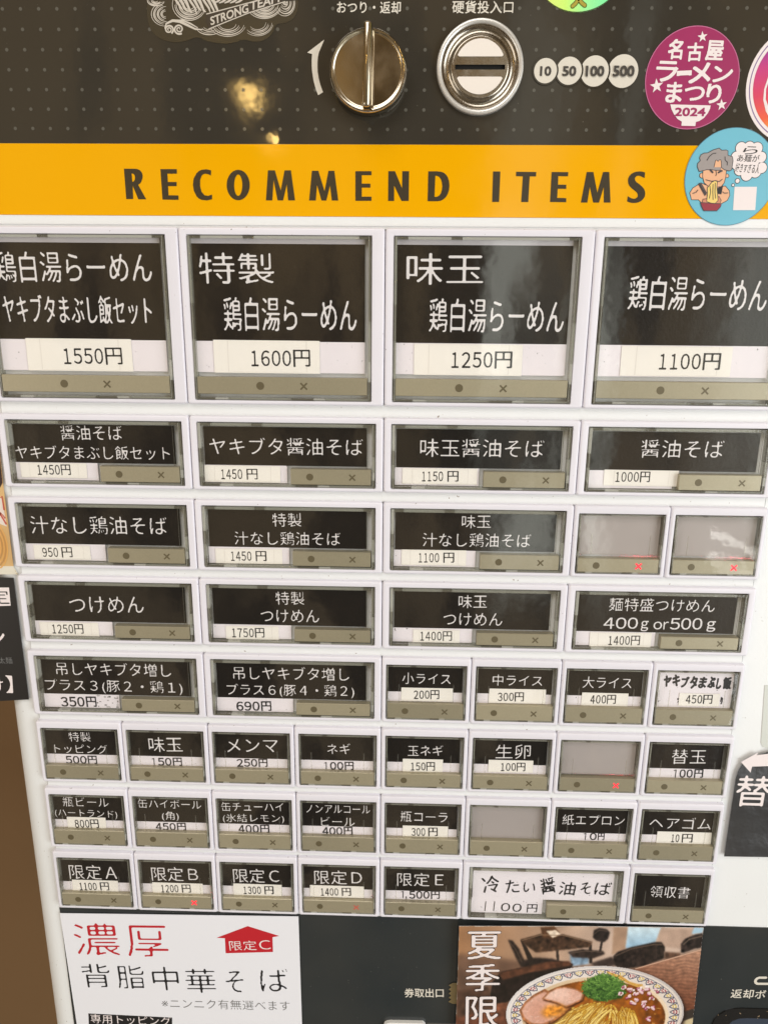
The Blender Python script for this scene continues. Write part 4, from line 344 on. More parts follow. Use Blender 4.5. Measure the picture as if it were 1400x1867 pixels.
# ------------------------------------------------------------------ mesh helpers (x right, y into the machine, z up; millimetres)
class MB:
    def __init__(s, yfun=None): s.v = []; s.f = []; s.m = []; s.mats = []; s.yfun = yfun
    def mi(s, m):
        if m not in s.mats: s.mats.append(m)
        return s.mats.index(m)
    def face(s, pts, m):
        i = len(s.v); s.v += pts; s.f.append(tuple(range(i, i+len(pts)))); s.m.append(s.mi(m))
    def flat(s, pts, m, y, holes=()):
        loops = [list(pts)]+[list(h) for h in holes]
        allp = [p for l in loops for p in l]
        if len(loops) == 1 and len(pts) <= 4 and False: pass
        tri = tessellate_polygon([[Vector((p[0], p[1], 0)) for p in l] for l in loops])
        for t in tri:
            a, b, c = [allp[k] for k in t]
            ar = (b[0]-a[0])*(c[1]-a[1])-(c[0]-a[0])*(b[1]-a[1])
            if abs(ar) < 1e-9: continue
            q = (a, b, c) if ar > 0 else (a, c, b)       # counter-clockwise in x,z faces -y
            s.face([(p[0], y, p[1]) for p in q], m)
    def slab(s, pts, m, y0, y1, side=None, holes=()):
        """flat outline at y0 (front) with walls back to y1"""
        s.flat(pts, m, y0, holes)
        for k, l in enumerate([pts]+list(holes)):
            ar = sum(l[i][0]*l[(i+1) % len(l)][1]-l[(i+1) % len(l)][0]*l[i][1] for i in range(len(l)))
            ccw = (ar > 0) == (k == 0)
            for i in range(len(l)):
                a = l[i]; b = l[(i+1) % len(l)]
                if not ccw: a, b = b, a
                s.face([(a[0], y0, a[1]), (a[0], y1, a[1]), (b[0], y1, b[1]), (b[0], y0, b[1])], side or m)
    def rect(s, x0, x1, z0, z1, m, y): s.face([(x0, y, z0), (x1, y, z0), (x1, y, z1), (x0, y, z1)], m)
    def box(s, x0, x1, z0, z1, y0, y1, m):
        P = [(x, y, z) for y in (y0, y1) for z in (z0, z1) for x in (x0, x1)]
        for q in ((0, 1, 3, 2), (5, 4, 6, 7), (4, 0, 2, 6), (1, 5, 7, 3), (2, 3, 7, 6), (4, 5, 1, 0)):
            s.face([P[i] for i in q], m)
    def disc(s, cx, cz, r, m, y, n=32, rz=None):
        s.face([(cx+r*math.cos(2*math.pi*i/n), y, cz+(rz or r)*math.sin(2*math.pi*i/n)) for i in range(n)], m)
    def ring(s, cx, cz, r0, r1, m, y, n=64):
        for i in range(n):
            a, b = 2*math.pi*i/n, 2*math.pi*(i+1)/n
            s.face([(cx+r0*math.cos(a), y, cz+r0*math.sin(a)), (cx+r1*math.cos(a), y, cz+r1*math.sin(a)),
                    (cx+r1*math.cos(b), y, cz+r1*math.sin(b)), (cx+r0*math.cos(b), y, cz+r0*math.sin(b))], m)
    def lathe(s, cx, cz, prof, m, n=72, mats=None):
        for k in range(len(prof)-1):
            (r0, y0), (r1, y1) = prof[k], prof[k+1]; mm = mats[k] if mats else m
            for i in range(n):
                a, b = 2*math.pi*i/n, 2*math.pi*(i+1)/n
                q = [(cx+r0*math.cos(a), y0, cz+r0*math.sin(a)), (cx+r1*math.cos(a), y1, cz+r1*math.sin(a)),
                     (cx+r1*math.cos(b), y1, cz+r1*math.sin(b)), (cx+r0*math.cos(b), y0, cz+r0*math.sin(b))]
                if r1 < 1e-6: q = [q[0], q[1], q[3]]
                elif r0 < 1e-6: q = [q[0], q[1], q[2]]
                s.face(q[::-1], mm)
    def stroke(s, pts, w, m, y, caps=True):
        """ribbon along pts; w one width or a list of widths spread along it"""
        n = len(pts); ws = w if isinstance(w, (list, tuple)) else [w]
        def wid(t):
            if len(ws) == 1: return ws[0]
            f = t*(len(ws)-1); i = min(int(f), len(ws)-2); return ws[i]+(ws[i+1]-ws[i])*(f-i)
        L, R = [], []
        for i in range(n):
            a = pts[max(0, i-1)]; b = pts[min(n-1, i+1)]
            dx, dz = b[0]-a[0], b[1]-a[1]; d = math.hypot(dx, dz) or 1
            h = wid(i/(n-1))/2; px, pz = -dz/d*h, dx/d*h
            L.append((pts[i][0]+px, pts[i][1]+pz)); R.append((pts[i][0]-px, pts[i][1]-pz))
        for i in range(n-1):
            s.face([(R[i][0], y, R[i][1]), (R[i+1][0], y, R[i+1][1]), (L[i+1][0], y, L[i+1][1]), (L[i][0], y, L[i][1])], m)
        if caps:
            for p, t in ((pts[0], 0), (pts[-1], 1)):
                if wid(t) > .25: s.disc(p[0], p[1], wid(t)/2, m, y-.004, 10)
    def rings(s, loops, m):
        for a, b in zip(loops, loops[1:]):
            n = len(a)
            for i in range(n):
                j = (i+1) % n
                s.face([a[i], b[i], b[j], a[j]], m)
    def build(s, name, parent=None, origin=(0, 0, 0), smooth=False, kind=None):
        me = bpy.data.meshes.new(name)
        V = s.v
        if s.yfun: V = [(x, y+s.yfun(x, z), z) for x, y, z in V]
        me.from_pydata([((x-origin[0])*.001, (y-origin[1])*.001, (z-origin[2])*.001) for x, y, z in V], [], s.f)
        for m in s.mats: me.materials.append(m)
        me.polygons.foreach_set('material_index', s.m)
        if smooth:
            bm = bmesh.new(); bm.from_mesh(me); bmesh.ops.remove_doubles(bm, verts=bm.verts, dist=1e-6); bm.to_mesh(me); bm.free()
            me.polygons.foreach_set('use_smooth', [True]*len(me.polygons))
            try: me.set_sharp_from_angle(angle=math.radians(35))
            except Exception: pass
        me.update()
        o = bpy.data.objects.new(name, me); COL.objects.link(o)
        place(o, origin, parent)
        if kind: o['kind'] = kind
        return o
WORLD = {}
def place(o, origin, parent):
    w = Vector(origin)*.001; WORLD[o.name] = w
    o.location = w
    if parent is not None:
        o.parent = parent; o.location = w - WORLD[parent.name]
def tag(o, label, cat=None, group=None, kind=None):
    o['label'] = label
    if cat: o['category'] = cat
    if group: o['group'] = group
    if kind: o['kind'] = kind
    return o

# ------------------------------------------------------------------ lettering: built-in font, rasterised, thickened with a round pen, traced to faces
STY = {  # font offset, pen radius / line height, shear, square pen
 'm': (-.012, .0205, 0, 0), 'o': (-.010, .030, 0, 0), 'n': (0, .020, 0, 0), 'w': (-.008, .040, 0, 0), 't': (-.004, .026, 0, 0), 'b': (0, .055, 0, 0),
 'h': (-.015, .034, .05, 0), 'p': (-.018, .022, 0, 0), 'hl': (-.012, .014, 0, 0), 'hb': (0, .055, .06, 0), 'c': (0, .035, 0, 0), 'k': (0, .036, 0, 1),
 'kt': (0, .012, .1, 0), 'v': (-.012, .026, 0, 0), 's': (0, .035, .25, 1)}
GL = {}
def all_texts(o, acc):
    if isinstance(o, tuple) and len(o) == 7 and isinstance(o[0], str) and o[6] in STY: acc.append(o)
    elif isinstance(o, (list, tuple)):
        for i in o: all_texts(i, acc)
    elif isinstance(o, dict):
        for i in o.values(): all_texts(i, acc)
acc = []
all_texts([BTN, TOP, COINS, LOW, MAG, P1, RAMEN, LB, TAG, BLUE, LOGO], acc)
keys = sorted({(t[0], STY[t[6]][0], STY[t[6]][2]) for t in acc if t[0] != '|'})
tmp = []
for body, off, sh in keys:
    c = bpy.data.curves.new('tmp', 'FONT'); c.body = body; c.offset = off; c.shear = sh; c.resolution_u = 4
    o = bpy.data.objects.new('tmp', c); COL.objects.link(o); tmp.append(o)
bpy.context.view_layer.update()
dg = bpy.context.evaluated_depsgraph_get()
for (body, off, sh), o in zip(keys, tmp):
    me = bpy.data.meshes.new_from_object(o.evaluated_get(dg)); me.calc_loop_triangles()
    vs = np.array([v.co[:2] for v in me.vertices]); tr = np.array([t.vertices[:] for t in me.loop_triangles])
    GL[(body, off, sh)] = (vs, tr); bpy.data.meshes.remove(me)
for o in tmp:
    c = o.data; bpy.data.objects.remove(o); bpy.data.curves.remove(c)

def lettering(mb, t, m, y, grow=0.0, res=44, rot_jit=0.0):
    body, x0, x1, zl, zr, h, sty = t
    if body == '|' and sty == 'w':
        xm = (x0+x1)/2+.1; mb.stroke([(xm, zl+h*.47), (xm, zl-h*.47)], .09*h, m, y, caps=False); mb.stroke([(xm, zl+h*.44), (xm-.22*h, zl+h*.34)], .08*h, m, y-.005, caps=False); return
    if body == '|': mb.stroke([((x0+x1)/2+.25, zl+h/2), ((x0+x1)/2-.1, zl-h/2)], .5, m, y); return
    off, pen, sh, sq = STY[sty]; pen += grow
    vs, tr = GL[(body, off, sh)]
    width = math.hypot(x1-x0, zr-zl); ang = math.atan2(zr-zl, x1-x0)
    step = h/res
    used = vs[np.unique(tr)]
    lo, hi = used.min(0), used.max(0)
    thin = body == 'ー'
    r = pen*h if not thin else pen*max(h, width)
    if body == 'ー': r = h*.30; 
    if body == '１' and sty == 'h': r = .45*width
    r0 = r if grow == 0 else (pen-grow)*h
    tw, th = max(width-2*r0, .05), max(h-2*r0, .05)
    if body == 'ー': step = width/44
    P = (vs-lo)/np.maximum(hi-lo, 1e-6)*np.array([tw, th])
    pad = int(r/step)+4
    nx, ny = int(tw/step)+2*pad+2, int(th/step)+2*pad+2
    Q = P/step+pad
    M = np.zeros((ny, nx), np.float32)
    A, B, C = Q[tr[:, 0]], Q[tr[:, 1]], Q[tr[:, 2]]
    for a, b, c in zip(A, B, C):
        xa, xb = int(max(0, math.floor(min(a[0], b[0], c[0])))), int(math.ceil(max(a[0], b[0], c[0])))+1
        ya, yb = int(max(0, math.floor(min(a[1], b[1], c[1])))), int(math.ceil(max(a[1], b[1], c[1])))+1
        det = (b[0]-a[0])*(c[1]-a[1])-(c[0]-a[0])*(b[1]-a[1])
        if abs(det) < 1e-9: continue
        gx, gy = np.meshgrid(np.arange(xa, xb), np.arange(ya, yb))
        w0 = ((b[0]-a[0])*(gy-a[1])-(gx-a[0])*(b[1]-a[1]))/det
        w1 = ((c[0]-b[0])*(gy-b[1])-(gx-b[0])*(c[1]-b[1]))/det
        w2 = ((a[0]-c[0])*(gy-c[1])-(gx-c[0])*(a[1]-c[1]))/det
        k = (w0 >= -.02) & (w1 >= -.02) & (w2 >= -.02)
        sub = M[ya:yb, xa:xb]; sub[k[:sub.shape[0], :sub.shape[1]]] = 1
    rp = r/step; R = int(rp+1)
    D = M.copy()
    if rp > .25:
        for dy in range(-R, R+1):
            for dx in range(-R, R+1):
                d = max(abs(dx), abs(dy)) if sq else math.hypot(dx, dy)
                w = min(1.0, max(0.0, rp+.5-d))
                if w <= 0 or (dx == 0 and dy == 0): continue
                S = np.zeros_like(M)
                S[max(0, dy):ny+min(0, dy), max(0, dx):nx+min(0, dx)] = M[max(0, -dy):ny+min(0, -dy), max(0, -dx):nx+min(0, -dx)]
                np.maximum(D, S*w, out=D)
    D[0] = D[-1] = 0; D[:, 0] = D[:, -1] = 0
    E = D.copy()
    E[1:-1, 1:-1] = (4*D[1:-1, 1:-1]+2*(D[:-2, 1:-1]+D[2:, 1:-1]+D[1:-1, :-2]+D[1:-1, 2:])+D[:-2, :-2]+D[:-2, 2:]+D[2:, :-2]+D[2:, 2:])/16
    I = E >= .5
    code = I[:-1, :-1]*1+I[:-1, 1:]*2+I[1:, 1:]*4+I[1:, :-1]*8
    ca, sa = math.cos(ang), math.sin(ang); zc = zl
    def W(px, py):
        lx = (px-pad)*step+r0; lz = (py-pad)*step+r0-h/2
        return (x0+lx*ca-lz*sa, y, zc+lx*sa+lz*ca)
    for j in range(code.shape[0]):
        row = code[j]; i = 0; nzr = np.nonzero(row)[0]
        if len(nzr) == 0: continue
        i = nzr[0]; end = nzr[-1]
        while i <= end:
            c = row[i]
            if c == 15:
                k = i
                while k+1 <= end and row[k+1] == 15: k += 1
                mb.face([W(i, j), W(k+1, j), W(k+1, j+1), W(i, j+1)], m); i = k+1; continue
            if c:
                cs = ((i, j), (i+1, j), (i+1, j+1), (i, j+1)); v = [E[q[1], q[0]] for q in cs]; poly = []
                for e in range(4):
                    p, q = cs[e], cs[(e+1) % 4]; a, b = v[e], v[(e+1) % 4]
                    if a >= .5: poly.append(p)
                    if (a >= .5) != (b >= .5):
                        f = (.5-a)/(b-a); poly.append((p[0]+(q[0]-p[0])*f, p[1]+(q[1]-p[1])*f))
                if len(poly) >= 3: mb.face([W(*p) for p in poly], m)
            i += 1

# ------------------------------------------------------------------ THE SETTING: wall behind
wb = MB(); wb.box(-900, 1500, -1300, 700, 330, 345, WALLM)
tag(wb.build('wall', kind='structure'), 'plain brown wall behind the machine', 'wall')

# ------------------------------------------------------------------ THE MACHINE
ROOT = bpy.data.objects.new('ticket_machine', None); COL.objects.link(ROOT); place(ROOT, (200, 160, -560), None)
tag(ROOT, 'white meal ticket vending machine with rows of menu buttons and a yellow RECOMMEND ITEMS band', 'vending machine')

def rrect(x0, x1, z0, z1, r, y, n=4):
    out = []
    for cx, cz, a in ((x1-r, z0+r, -90), (x1-r, z1-r, 0), (x0+r, z1-r, 90), (x0+r, z0+r, 180)):
        for i in range(n+1):
            t = math.radians(a+90*i/n); out.append((cx+r*math.cos(t), y, cz+r*math.sin(t)))
    return out

# cabinet: extruded rounded plan
b = MB()
R = 13.0; xl, xr, yf, yb = -18.2, 520.0, 4.0, 320.0
plan = [(xl, yb)]
for i in range(11):
    t = math.pi+math.pi/2*i/10; plan.append((xl+R+R*math.cos(t), yf+R+R*math.sin(t)))
for i in range(11):
    t = 1.5*math.pi+math.pi/2*i/10; plan.append((xr-R+R*math.cos(t), yf+R+R*math.sin(t)))
plan.append((xr, yb))
for i in range(len(plan)):
    a, c = plan[i], plan[(i+1) % len(plan)]
    b.face([(a[0], a[1], -560), (c[0], c[1], -560), (c[0], c[1], 190), (a[0], a[1], 190)], PLATE)
b.face([(p[0], p[1], 190) for p in plan], PLATE); b.face([(p[0], p[1], -560) for p in plan][::-1], PLATE)
b.build('cabinet', ROOT, smooth=True)

# black strips painting the shade of the gaps between the button modules
for (r, k) in ((0, 4), (3, 4), (4, 4)):
    b = MB(); b.rect(k*50-.7, k*50+.7, ROWS[r][1]+.3, ROWS[r][0]-.3, GAP, 3.8)
    b.build('gap_shade_strip', ROOT)

# white rails between the rows
for r in range(7):
    za, zb = ROWS[r][1], ROWS[r+1][0]
    b = MB(); x0, x1 = 1.8, 398.6
    prof = [(za+.6, 3.9), (za+.5, 3.0), (za-.0, 2.7), (zb+.0, 2.7), (zb-.5, 3.0), (zb-.6, 3.9)]
    for q_, ((a, ya), (c, yc)) in enumerate(zip(prof, prof[1:])):
        b.face([(x0, ya, a), (x0, yc, c), (x1, yc, c), (x1, ya, a)], GRIME if q_ in (0, 4) else PLATE)
    b.face([(x0, y, z) for z, y in prof][::-1], PLATE); b.face([(x1, y, z) for z, y in prof], PLATE)
    b.rect(x0-.7, x0-.05, zb-.2, za+.2, GAP, 3.85); b.rect(x1+.05, x1+.7, zb-.2, za+.2, GAP, 3.85)  # black strips paint the shade in the gaps at the rail ends
    b.build('divider_rail', ROOT)

# upper charcoal panel with printed dots, captions, coin marks
YPN = 3.4
b = MB()
zb_, zt_ = 84.15, 185.0
b.slab([(-8, zb_), (505, zb_), (505, zt_), (-8, zt_)], PANEL, YPN, 4.2)
for i in range(-3, 60):
    for j in range(0, 12):
        x, z = 24.95+8.36*i, 90.45+8.24*j
        if -6 < x < 503 and z < 183: b.disc(x, z, .78, DOT, YPN-.08, 12)
for t in TOP: lettering(b, t, CREAM, YPN-.16)
b.flat(ARROW, CREAM, YPN-.16)
for k in range(3, -1, -1):       # each coin overlaps the next larger one
    cx, cz, r, t = COINS[k]; yk = YPN-.12-.12*(3-k)
    b.disc(cx, cz, r+.75, PANEL, yk, 48); b.disc(cx, cz, r, CREAM, yk-.03, 48)
    lettering(b, t, DGREY, YPN-.7)
b.build('front_panel', ROOT)

# yellow band
b = MB(); b.slab([(-8, 52.35), (505, 52.35), (505, 84.0), (-8, 84.0)], YEL, YPN-.02, 4.2)
YELL = mat('light_yellow_outline', (250, 190, 40), .2)
for L in LET:
    b.flat(L[0], CHARC, YPN-.16, L[1:])
b.build('yellow_band', ROOT)

# white ledge under the band
b = MB(); b.slab([(-8, 48.2), (505, 48.2), (505, 52.2), (-8, 52.2)], PLATE, 3.5, 4.2)
b.build('ledge', ROOT)

# lower slate panel
b = MB(); ZL = -355.0
b.slab([(-1.2, -559), (505, -559), (505, ZL), (-1.2, ZL)], LOWER, YPN, 4.2)
for t in LOW: lettering(b, t, CREAM, YPN-.12)
b.stroke(UB, 1.75, CREAM, YPN-.12)
b.build('lower_panel', ROOT)

# change / return knob
kx, kz = MISC['knob']
K = Vector((kx, 0, kz))
b = MB()
b.lathe(kx, kz, [(17.0, 3.4), (17.4, 2.2), (17.4, -3.4), (17.1, -4.6), (16.3, -5.3), (15.7, -5.25), (15.2, -4.95), (14.9, -4.85), (14.6, -4.85), (8, -4.85), (0, -4.85)], CHROME)
knob = b.build('change_knob', ROOT, (kx, 3.4, kz), smooth=True)
b = MB()
def bar_loop(y, w, h, r, wr=None): return rrect(kx-w, kx+(wr or w), kz-h, kz+h, r, y, 5)
loops = [bar_loop(-4.7, 2.1, 16.4, .5, 2.9), bar_loop(-5.6, 2.0, 16.4, .5, 2.8), bar_loop(-5.9, 1.95, 16.5, .8, 2.4), bar_loop(-7.4, 1.9, 16.6, .9), bar_loop(-12.2, 1.8, 16.9, 1.2), bar_loop(-13.1, 1.6, 16.8, 1.2), bar_loop(-13.7, 1.2, 16.4, 1.0), bar_loop(-14.0, .6, 15.8, .55)]
b.rings([l[::-1] for l in loops], CHROME); b.face(loops[-1], CHROME)
g = b.build('grip', knob, (kx, -4.7, kz), smooth=True); g.rotation_euler = (0, math.radians(1.0), 0)

# coin slot
sx, sz = 242.2, 115.85
b = MB()
b.lathe(sx, sz, [(19.6, 3.4), (19.6, 1.2), (19.2, .7), (18.6, .55), (17.9, .7), (17.4, 1.1)], SILVER)
b.lathe(sx, sz, [(17.4, 1.1), (17.1, 1.7), (16.5, 2.4), (15.7, 2.85), (15.0, 2.95), (14.3, 2.8), (13.6, 2.3), (13.1, 1.7), (12.7, 1.4), (12.4, 1.35)], STEEL)
slot = b.build('coin_slot', ROOT, (sx, 3.4, sz), smooth=True)
b = MB(); yF = 1.35
def circ_seg(z0, top):  # half-moon outline with rounded ends
    r = 11.3; a0 = math.asin(z0/r); pts = []
    n = 20
    for i in range(n+1):
        t = a0+(math.pi-2*a0)*i/n; pts.append((r*math.cos(t), r*math.sin(t)))
    c = [(pts[0][0]-.2, z0+.05), (pts[-1][0]+.2, z0+.05)]
    out = pts[1:-1]; out = out+[(pts[-1][0]+.25, z0+.55), (pts[-1][0]+.9, z0), (pts[0][0]-.9, z0), (pts[0][0]-.25, z0+.55)]
    s = 1 if top else -1
    return [(sx+x, sz+.1+s*z) for x, z in out]
face_out = [(sx+12.45*math.cos(2*math.pi*i/64), sz+12.45*math.sin(2*math.pi*i/64)) for i in range(64)]
slit = [(sx-11.3, sz-1.0), (sx+11.3, sz-1.0), (sx+11.3, sz+1.0), (sx-11.3, sz+1.0)]
b.flat(face_out, STEEL, yF, [slit])
for i in range(4):
    a, c = slit[i], slit[(i+1) % 4]
    b.face([(a[0], yF, a[1]), (c[0], yF, c[1]), (c[0], yF+1.4, c[1]), (a[0], yF+1.4, a[1])], GAP)
b.flat(slit, GAP, yF+1.4)
b.build('slot_plate', slot, (sx, yF, sz))
for top in (True, False):
    b = MB(); b.slab(circ_seg(4.1, top), ENAMEL, yF-.5, yF)
    b.build('enamel_inset', slot, (sx, yF, sz))

# ticket chute lip and coin-return tray at the foot of the picture
b = MB()
cz0 = min(p[1] for p in CHUTE)
b.slab(CHUTE[:-2]+[(CHUTE[-3][0], -470), (CHUTE[0][0], -470)], mat('chute_white', (240, 240, 238), .25), 1.2, 3.4)
b.build('ticket_chute', ROOT)
b = MB(); b.slab([(231.2, -437.2), (250, -437.2), (250, -470), (231.2, -470)], mat('chute_grey', (120, 116, 112), .4, metal=.4), 2.6, 3.4); b.build('chute_guide', ROOT)
b = MB()
TRO = mat('tray_black', (34, 33, 32), .2, speck=(420, .70, (150, 130, 105))); TRI = mat('tray_inner', (58, 66, 80), .25)
o_ = TRAY['outer']+[(505, TRAY['outer'][-1][1]), (505, -555), (TRAY['outer'][0][0]-.5, -555)]
i_ = TRAY['inner']+[(500, TRAY['inner'][-1][1]), (500, -550), (TRAY['inner'][0][0]-.5, -550)]
b.slab(o_, TRO, 2.7, 3.4, holes=[i_])
b.flat(i_, TRI, 3.1)
b.build('coin_tray', ROOT)

# ------------------------------------------------------------------ MENU BUTTONS
OPEN = {'S': (2.6, 2.5, 4.3, 2.1), 'W': (4.0, 4.0, 3.1, 2.1), 'L': (4.2, 6.4, 3.5, 2.2)}   # left, right, top, bottom border
WC2 = {1: 25.9, 2: 26.5, 3: 27.4, 4: 27.9, 7: 27.2}       # foot of the dark field below the cell top, row by row
SC2 = {2: 22, 4: 21.9, 5: 22.6, 6: 23.2, 7: 23.5}; SC3 = {2: 29.0, 4: 28.2, 5: 28.9, 6: 28.9, 7: 30.2}
YCARD = 2.45; YSTK = 2.1
cover_cache = {}
def make_cover(ty, w, h):
    """clear cap: pane with moulded rim, local origin at the cell's top-left"""
    key = (ty, round(w, 1), round(h, 1))
    if key in cover_cache: return cover_cache[key]
    l, r, t, bo = OPEN[ty]; e = .45
    x0, x1, z0, z1 = l+e, w-r-e, -h+bo+e, -t-e
    b = MB(); th = {'S': .65, 'W': 1.35, 'L': 1.2}[ty]
    b.box(x0+th+.05, x1-th-.05, z0+.9, z1-(th if ty != 'S' else .4)-.05, -.45, .35, PANE)
    rnd = random.Random(hash(key) % 999)
    # rim bars, cut in moulded lengths; light and dark tints paint glints and shade
    def cut(a, c, seq):
        p = a; out = []
        for f, m in seq:
            q = a+(c-a)*f; out.append((p, q-.12, m)); p = q
        return out
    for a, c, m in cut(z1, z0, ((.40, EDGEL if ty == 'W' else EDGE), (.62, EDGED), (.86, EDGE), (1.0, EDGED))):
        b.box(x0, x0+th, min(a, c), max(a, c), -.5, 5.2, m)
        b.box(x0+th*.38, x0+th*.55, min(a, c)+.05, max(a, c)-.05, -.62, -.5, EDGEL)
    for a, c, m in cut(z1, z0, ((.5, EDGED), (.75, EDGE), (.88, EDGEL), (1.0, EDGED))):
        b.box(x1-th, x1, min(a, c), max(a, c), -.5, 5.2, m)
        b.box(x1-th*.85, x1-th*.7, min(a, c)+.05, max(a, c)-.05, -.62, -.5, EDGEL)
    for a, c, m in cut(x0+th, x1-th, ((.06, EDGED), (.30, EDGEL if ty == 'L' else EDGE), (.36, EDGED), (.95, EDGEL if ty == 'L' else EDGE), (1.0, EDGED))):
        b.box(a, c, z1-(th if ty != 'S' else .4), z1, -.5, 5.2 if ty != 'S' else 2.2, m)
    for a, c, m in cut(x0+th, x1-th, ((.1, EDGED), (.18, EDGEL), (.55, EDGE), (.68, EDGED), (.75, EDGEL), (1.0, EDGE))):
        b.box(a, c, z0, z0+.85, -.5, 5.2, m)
    if ty == 'S':   # the two card clips moulded in the cap
        hz = (z1-z0)
        zb2 = z0+hz*.33
        for xx in (x0+(x1-x0)*.155, x1-(x1-x0)*.155):
            b.box(xx-.3, xx+.3, zb2, zb2+hz*.34, -.8, -.45, CLIP)
            b.box(xx-.06, xx+.06, zb2+.3, zb2+hz*.34-.4, -.86, -.8, CLIP)
        for sgn, xx in ((1, x0+1.2), (-1, x1-1.2)):
            b.box(xx-.12, xx+.12, zb2, zb2+hz*.34, -.6, -.45, CLIP)
    elif ty == 'W':
        b.box(x1-th-2.9, x1-th-2.75, z0+hz_bar(h), z1-th, -.6, -.45, EDGED)
    cover_cache[key] = b
    return b
def hz_bar(h): return h*.26

cover_mesh = {}
for ty, row, col, texts, stick, prices, flags, label in BTN:
    zt, zb = ROWS[row]
    ncell = 1 if ty == 'S' else 2
    x0 = col*50.0; x1 = x0+ncell*50.0; w = x1-x0; h = zt-zb
    O = (x0, 0, zt)
    l, r, t, bo = OPEN[ty]
    # bezel
    b = MB(); g = .18
    def L(ins, y, rr): return [(px, y, pz) for px, _, pz in rrect(x0+g+ins, x1-g-ins, zb+ins, zt-ins, max(rr, .05), y, 3)]
    loops = [L(0, 4.0, 1.3), L(0, 1.0, 1.3), L(.12, .55, 1.25), L(.4, .2, 1.1), L(.8, .03, .9), L(1.15, 0, .7)]
    ox0, ox1, oz0, oz1 = x0+l, x1-r, zb+bo, zt-t
    def I(ins, y): return rrect(ox0+ins, ox1-ins, oz0+ins, oz1-ins, .25, y, 3)
    loops += [I(-.5, 0), I(-.15, .12), I(0, .5), I(.02, 5.9)]
    b.rings([lp[::-1] for lp in loops], BEZEL)
    btn = b.build('menu_button', ROOT, O, smooth=True)
    btn['label'] = label
    # well behind the cap
    b = MB(); b.rect(ox0-.3, ox1+.3, oz0-.3, oz1+.3, BLANKF if 'blank' in flags else WELL, 5.6)
    if 'blank' in flags:
        b.rect(ox0+1.6, ox1-1.4, oz0+.30*(oz1-oz0), oz1-1.2, BLANKF, 2.9)
    b.build('back_tray', btn, O)
    # card
    if 'blank' not in flags:
        if ty == 'S': cx0, cx1, c1, c2, c3 = x0+3.1, x1-4.5, zt-5.4, zt-SC2[row], zt-SC3[row]
        elif ty == 'W': cx0, cx1, c1, c2, c3 = x0+6.6, x1-8.6, zt-5.7, zt-WC2[row], zb+3.7
        else: cx0, cx1, c1, c2, c3 = x0+5.4, x1-9.8, zt-7.3, zt-53.5, zt-68.9
        b = MB(); bg_ = CARDW if 'white' in flags else CARD
        if ty == 'W':
            b.slab([(cx0, c2), (cx1, c2), (cx1, c1), (cx0, c1)], bg_, YCARD, YCARD+.25)
            px1 = cx0+43.0
            b.slab([(cx0-.6, c3), (px1, c3), (px1, c2), (cx0-.6, c2)], CARDW, YCARD+.02, YCARD+.25)
        elif 'full' in flags:
            b.slab([(cx0, c3), (cx1, c3), (cx1, c1), (cx0, c1)], bg_, YCARD, YCARD+.25)
        else:
            b.slab([(cx0, c2), (cx1, c2), (cx1, c1), (cx0, c1)], bg_, YCARD, YCARD+.25)
            b.slab([(cx0, c3), (cx1, c3), (cx1, c2), (cx0, c2)], CARDW, YCARD+.02, YCARD+.25)
            if ty == 'L': b.rect(cx0, cx1, c1, c1+2.6, mat('card_top_strip', (200, 197, 203), .4), YCARD+.05)
        ink = INKB if 'white' in flags else INKW
        for q in texts:
            lettering(b, q, INKB if q[6] == 'w' else ink, YCARD-.12, res=50 if ty == 'L' else 38)
        if 'smudge' in flags:
            SM = mat('grey_smudge', (120, 116, 114), .6); SM2 = mat('pale_smudge', (186, 181, 181), .6)
            rs = random.Random(3)
            for q in range(26):
                xx = px1-rs.random()**2*16; zz_ = c3+rs.random()*(c2-c3-.8)+.3
                b.disc(min(xx, px1-1), zz_, .25+rs.random()*.7, SM2 if q % 3 else SM, YCARD-.02-.001*q, 9, .2+rs.random()*.4)
        b.build('menu_card', btn, O)
        if stick:
            a0, a1_, s0, s1_ = stick
            b = MB(); k = random.uniform(-.12, .12)
            b.slab([(a0, s0), (a1_, s0+k), (a1_+random.uniform(-.2, .2), s1_+k), (a0+random.uniform(-.2, .2), s1_)], PAPER, YSTK, YSTK+.12)
            ww = a1_-a0
            if ty != 'S':   # an earlier sticker's edge showing through
                b.rect(a0+ww*.13, a0+ww*.88, s0+.5, s1_-.3, GHOST, YSTK-.03)
                b.rect(a0+ww*.14, a0+ww*.87, s0+.55, s1_-.35, PAPER, YSTK-.06)
            for q in prices: lettering(b, q, INKB, YSTK-.14, res=38)
            b.build('price_sticker', btn, O)
    # indicator bar
    if ty == 'S': bx0, bx1, bz1, bz0 = x0+3.4, x1-3.7, zt-SC3[row]+.35, zb+2.9
    elif ty == 'W': bx0, bx1, bz1, bz0 = x0+51.8, x1-6.3, zt-WC2[row]-1.1, zb+3.7
    else: bx0, bx1, bz1, bz0 = x0+5.6, x1-8.4, zt-71.0, zt-79.6
    cz_ = (bz0+bz1)/2
    xc, xx = {'S': (13.4, 35.7), 'W': (61.8, 83.9), 'L': (37.6, 59.6)}[ty]
    xc += x0; xx += x0; rr = 2.0 if ty == 'L' else 1.85
    b = MB()
    lp = [rrect(bx0, bx1, bz0, bz1, .3, 3.5, 2), rrect(bx0, bx1, bz0, bz1, .3, -.1, 2), rrect(bx0+.25, bx1-.25, bz0+.25, bz1-.25, .2, -.4, 2)]
    b.rings([q[::-1] for q in lp], BAR); b.face(lp[-1], BAR)
    b.disc(xc, cz_, rr, BARMK, -.46, 24)
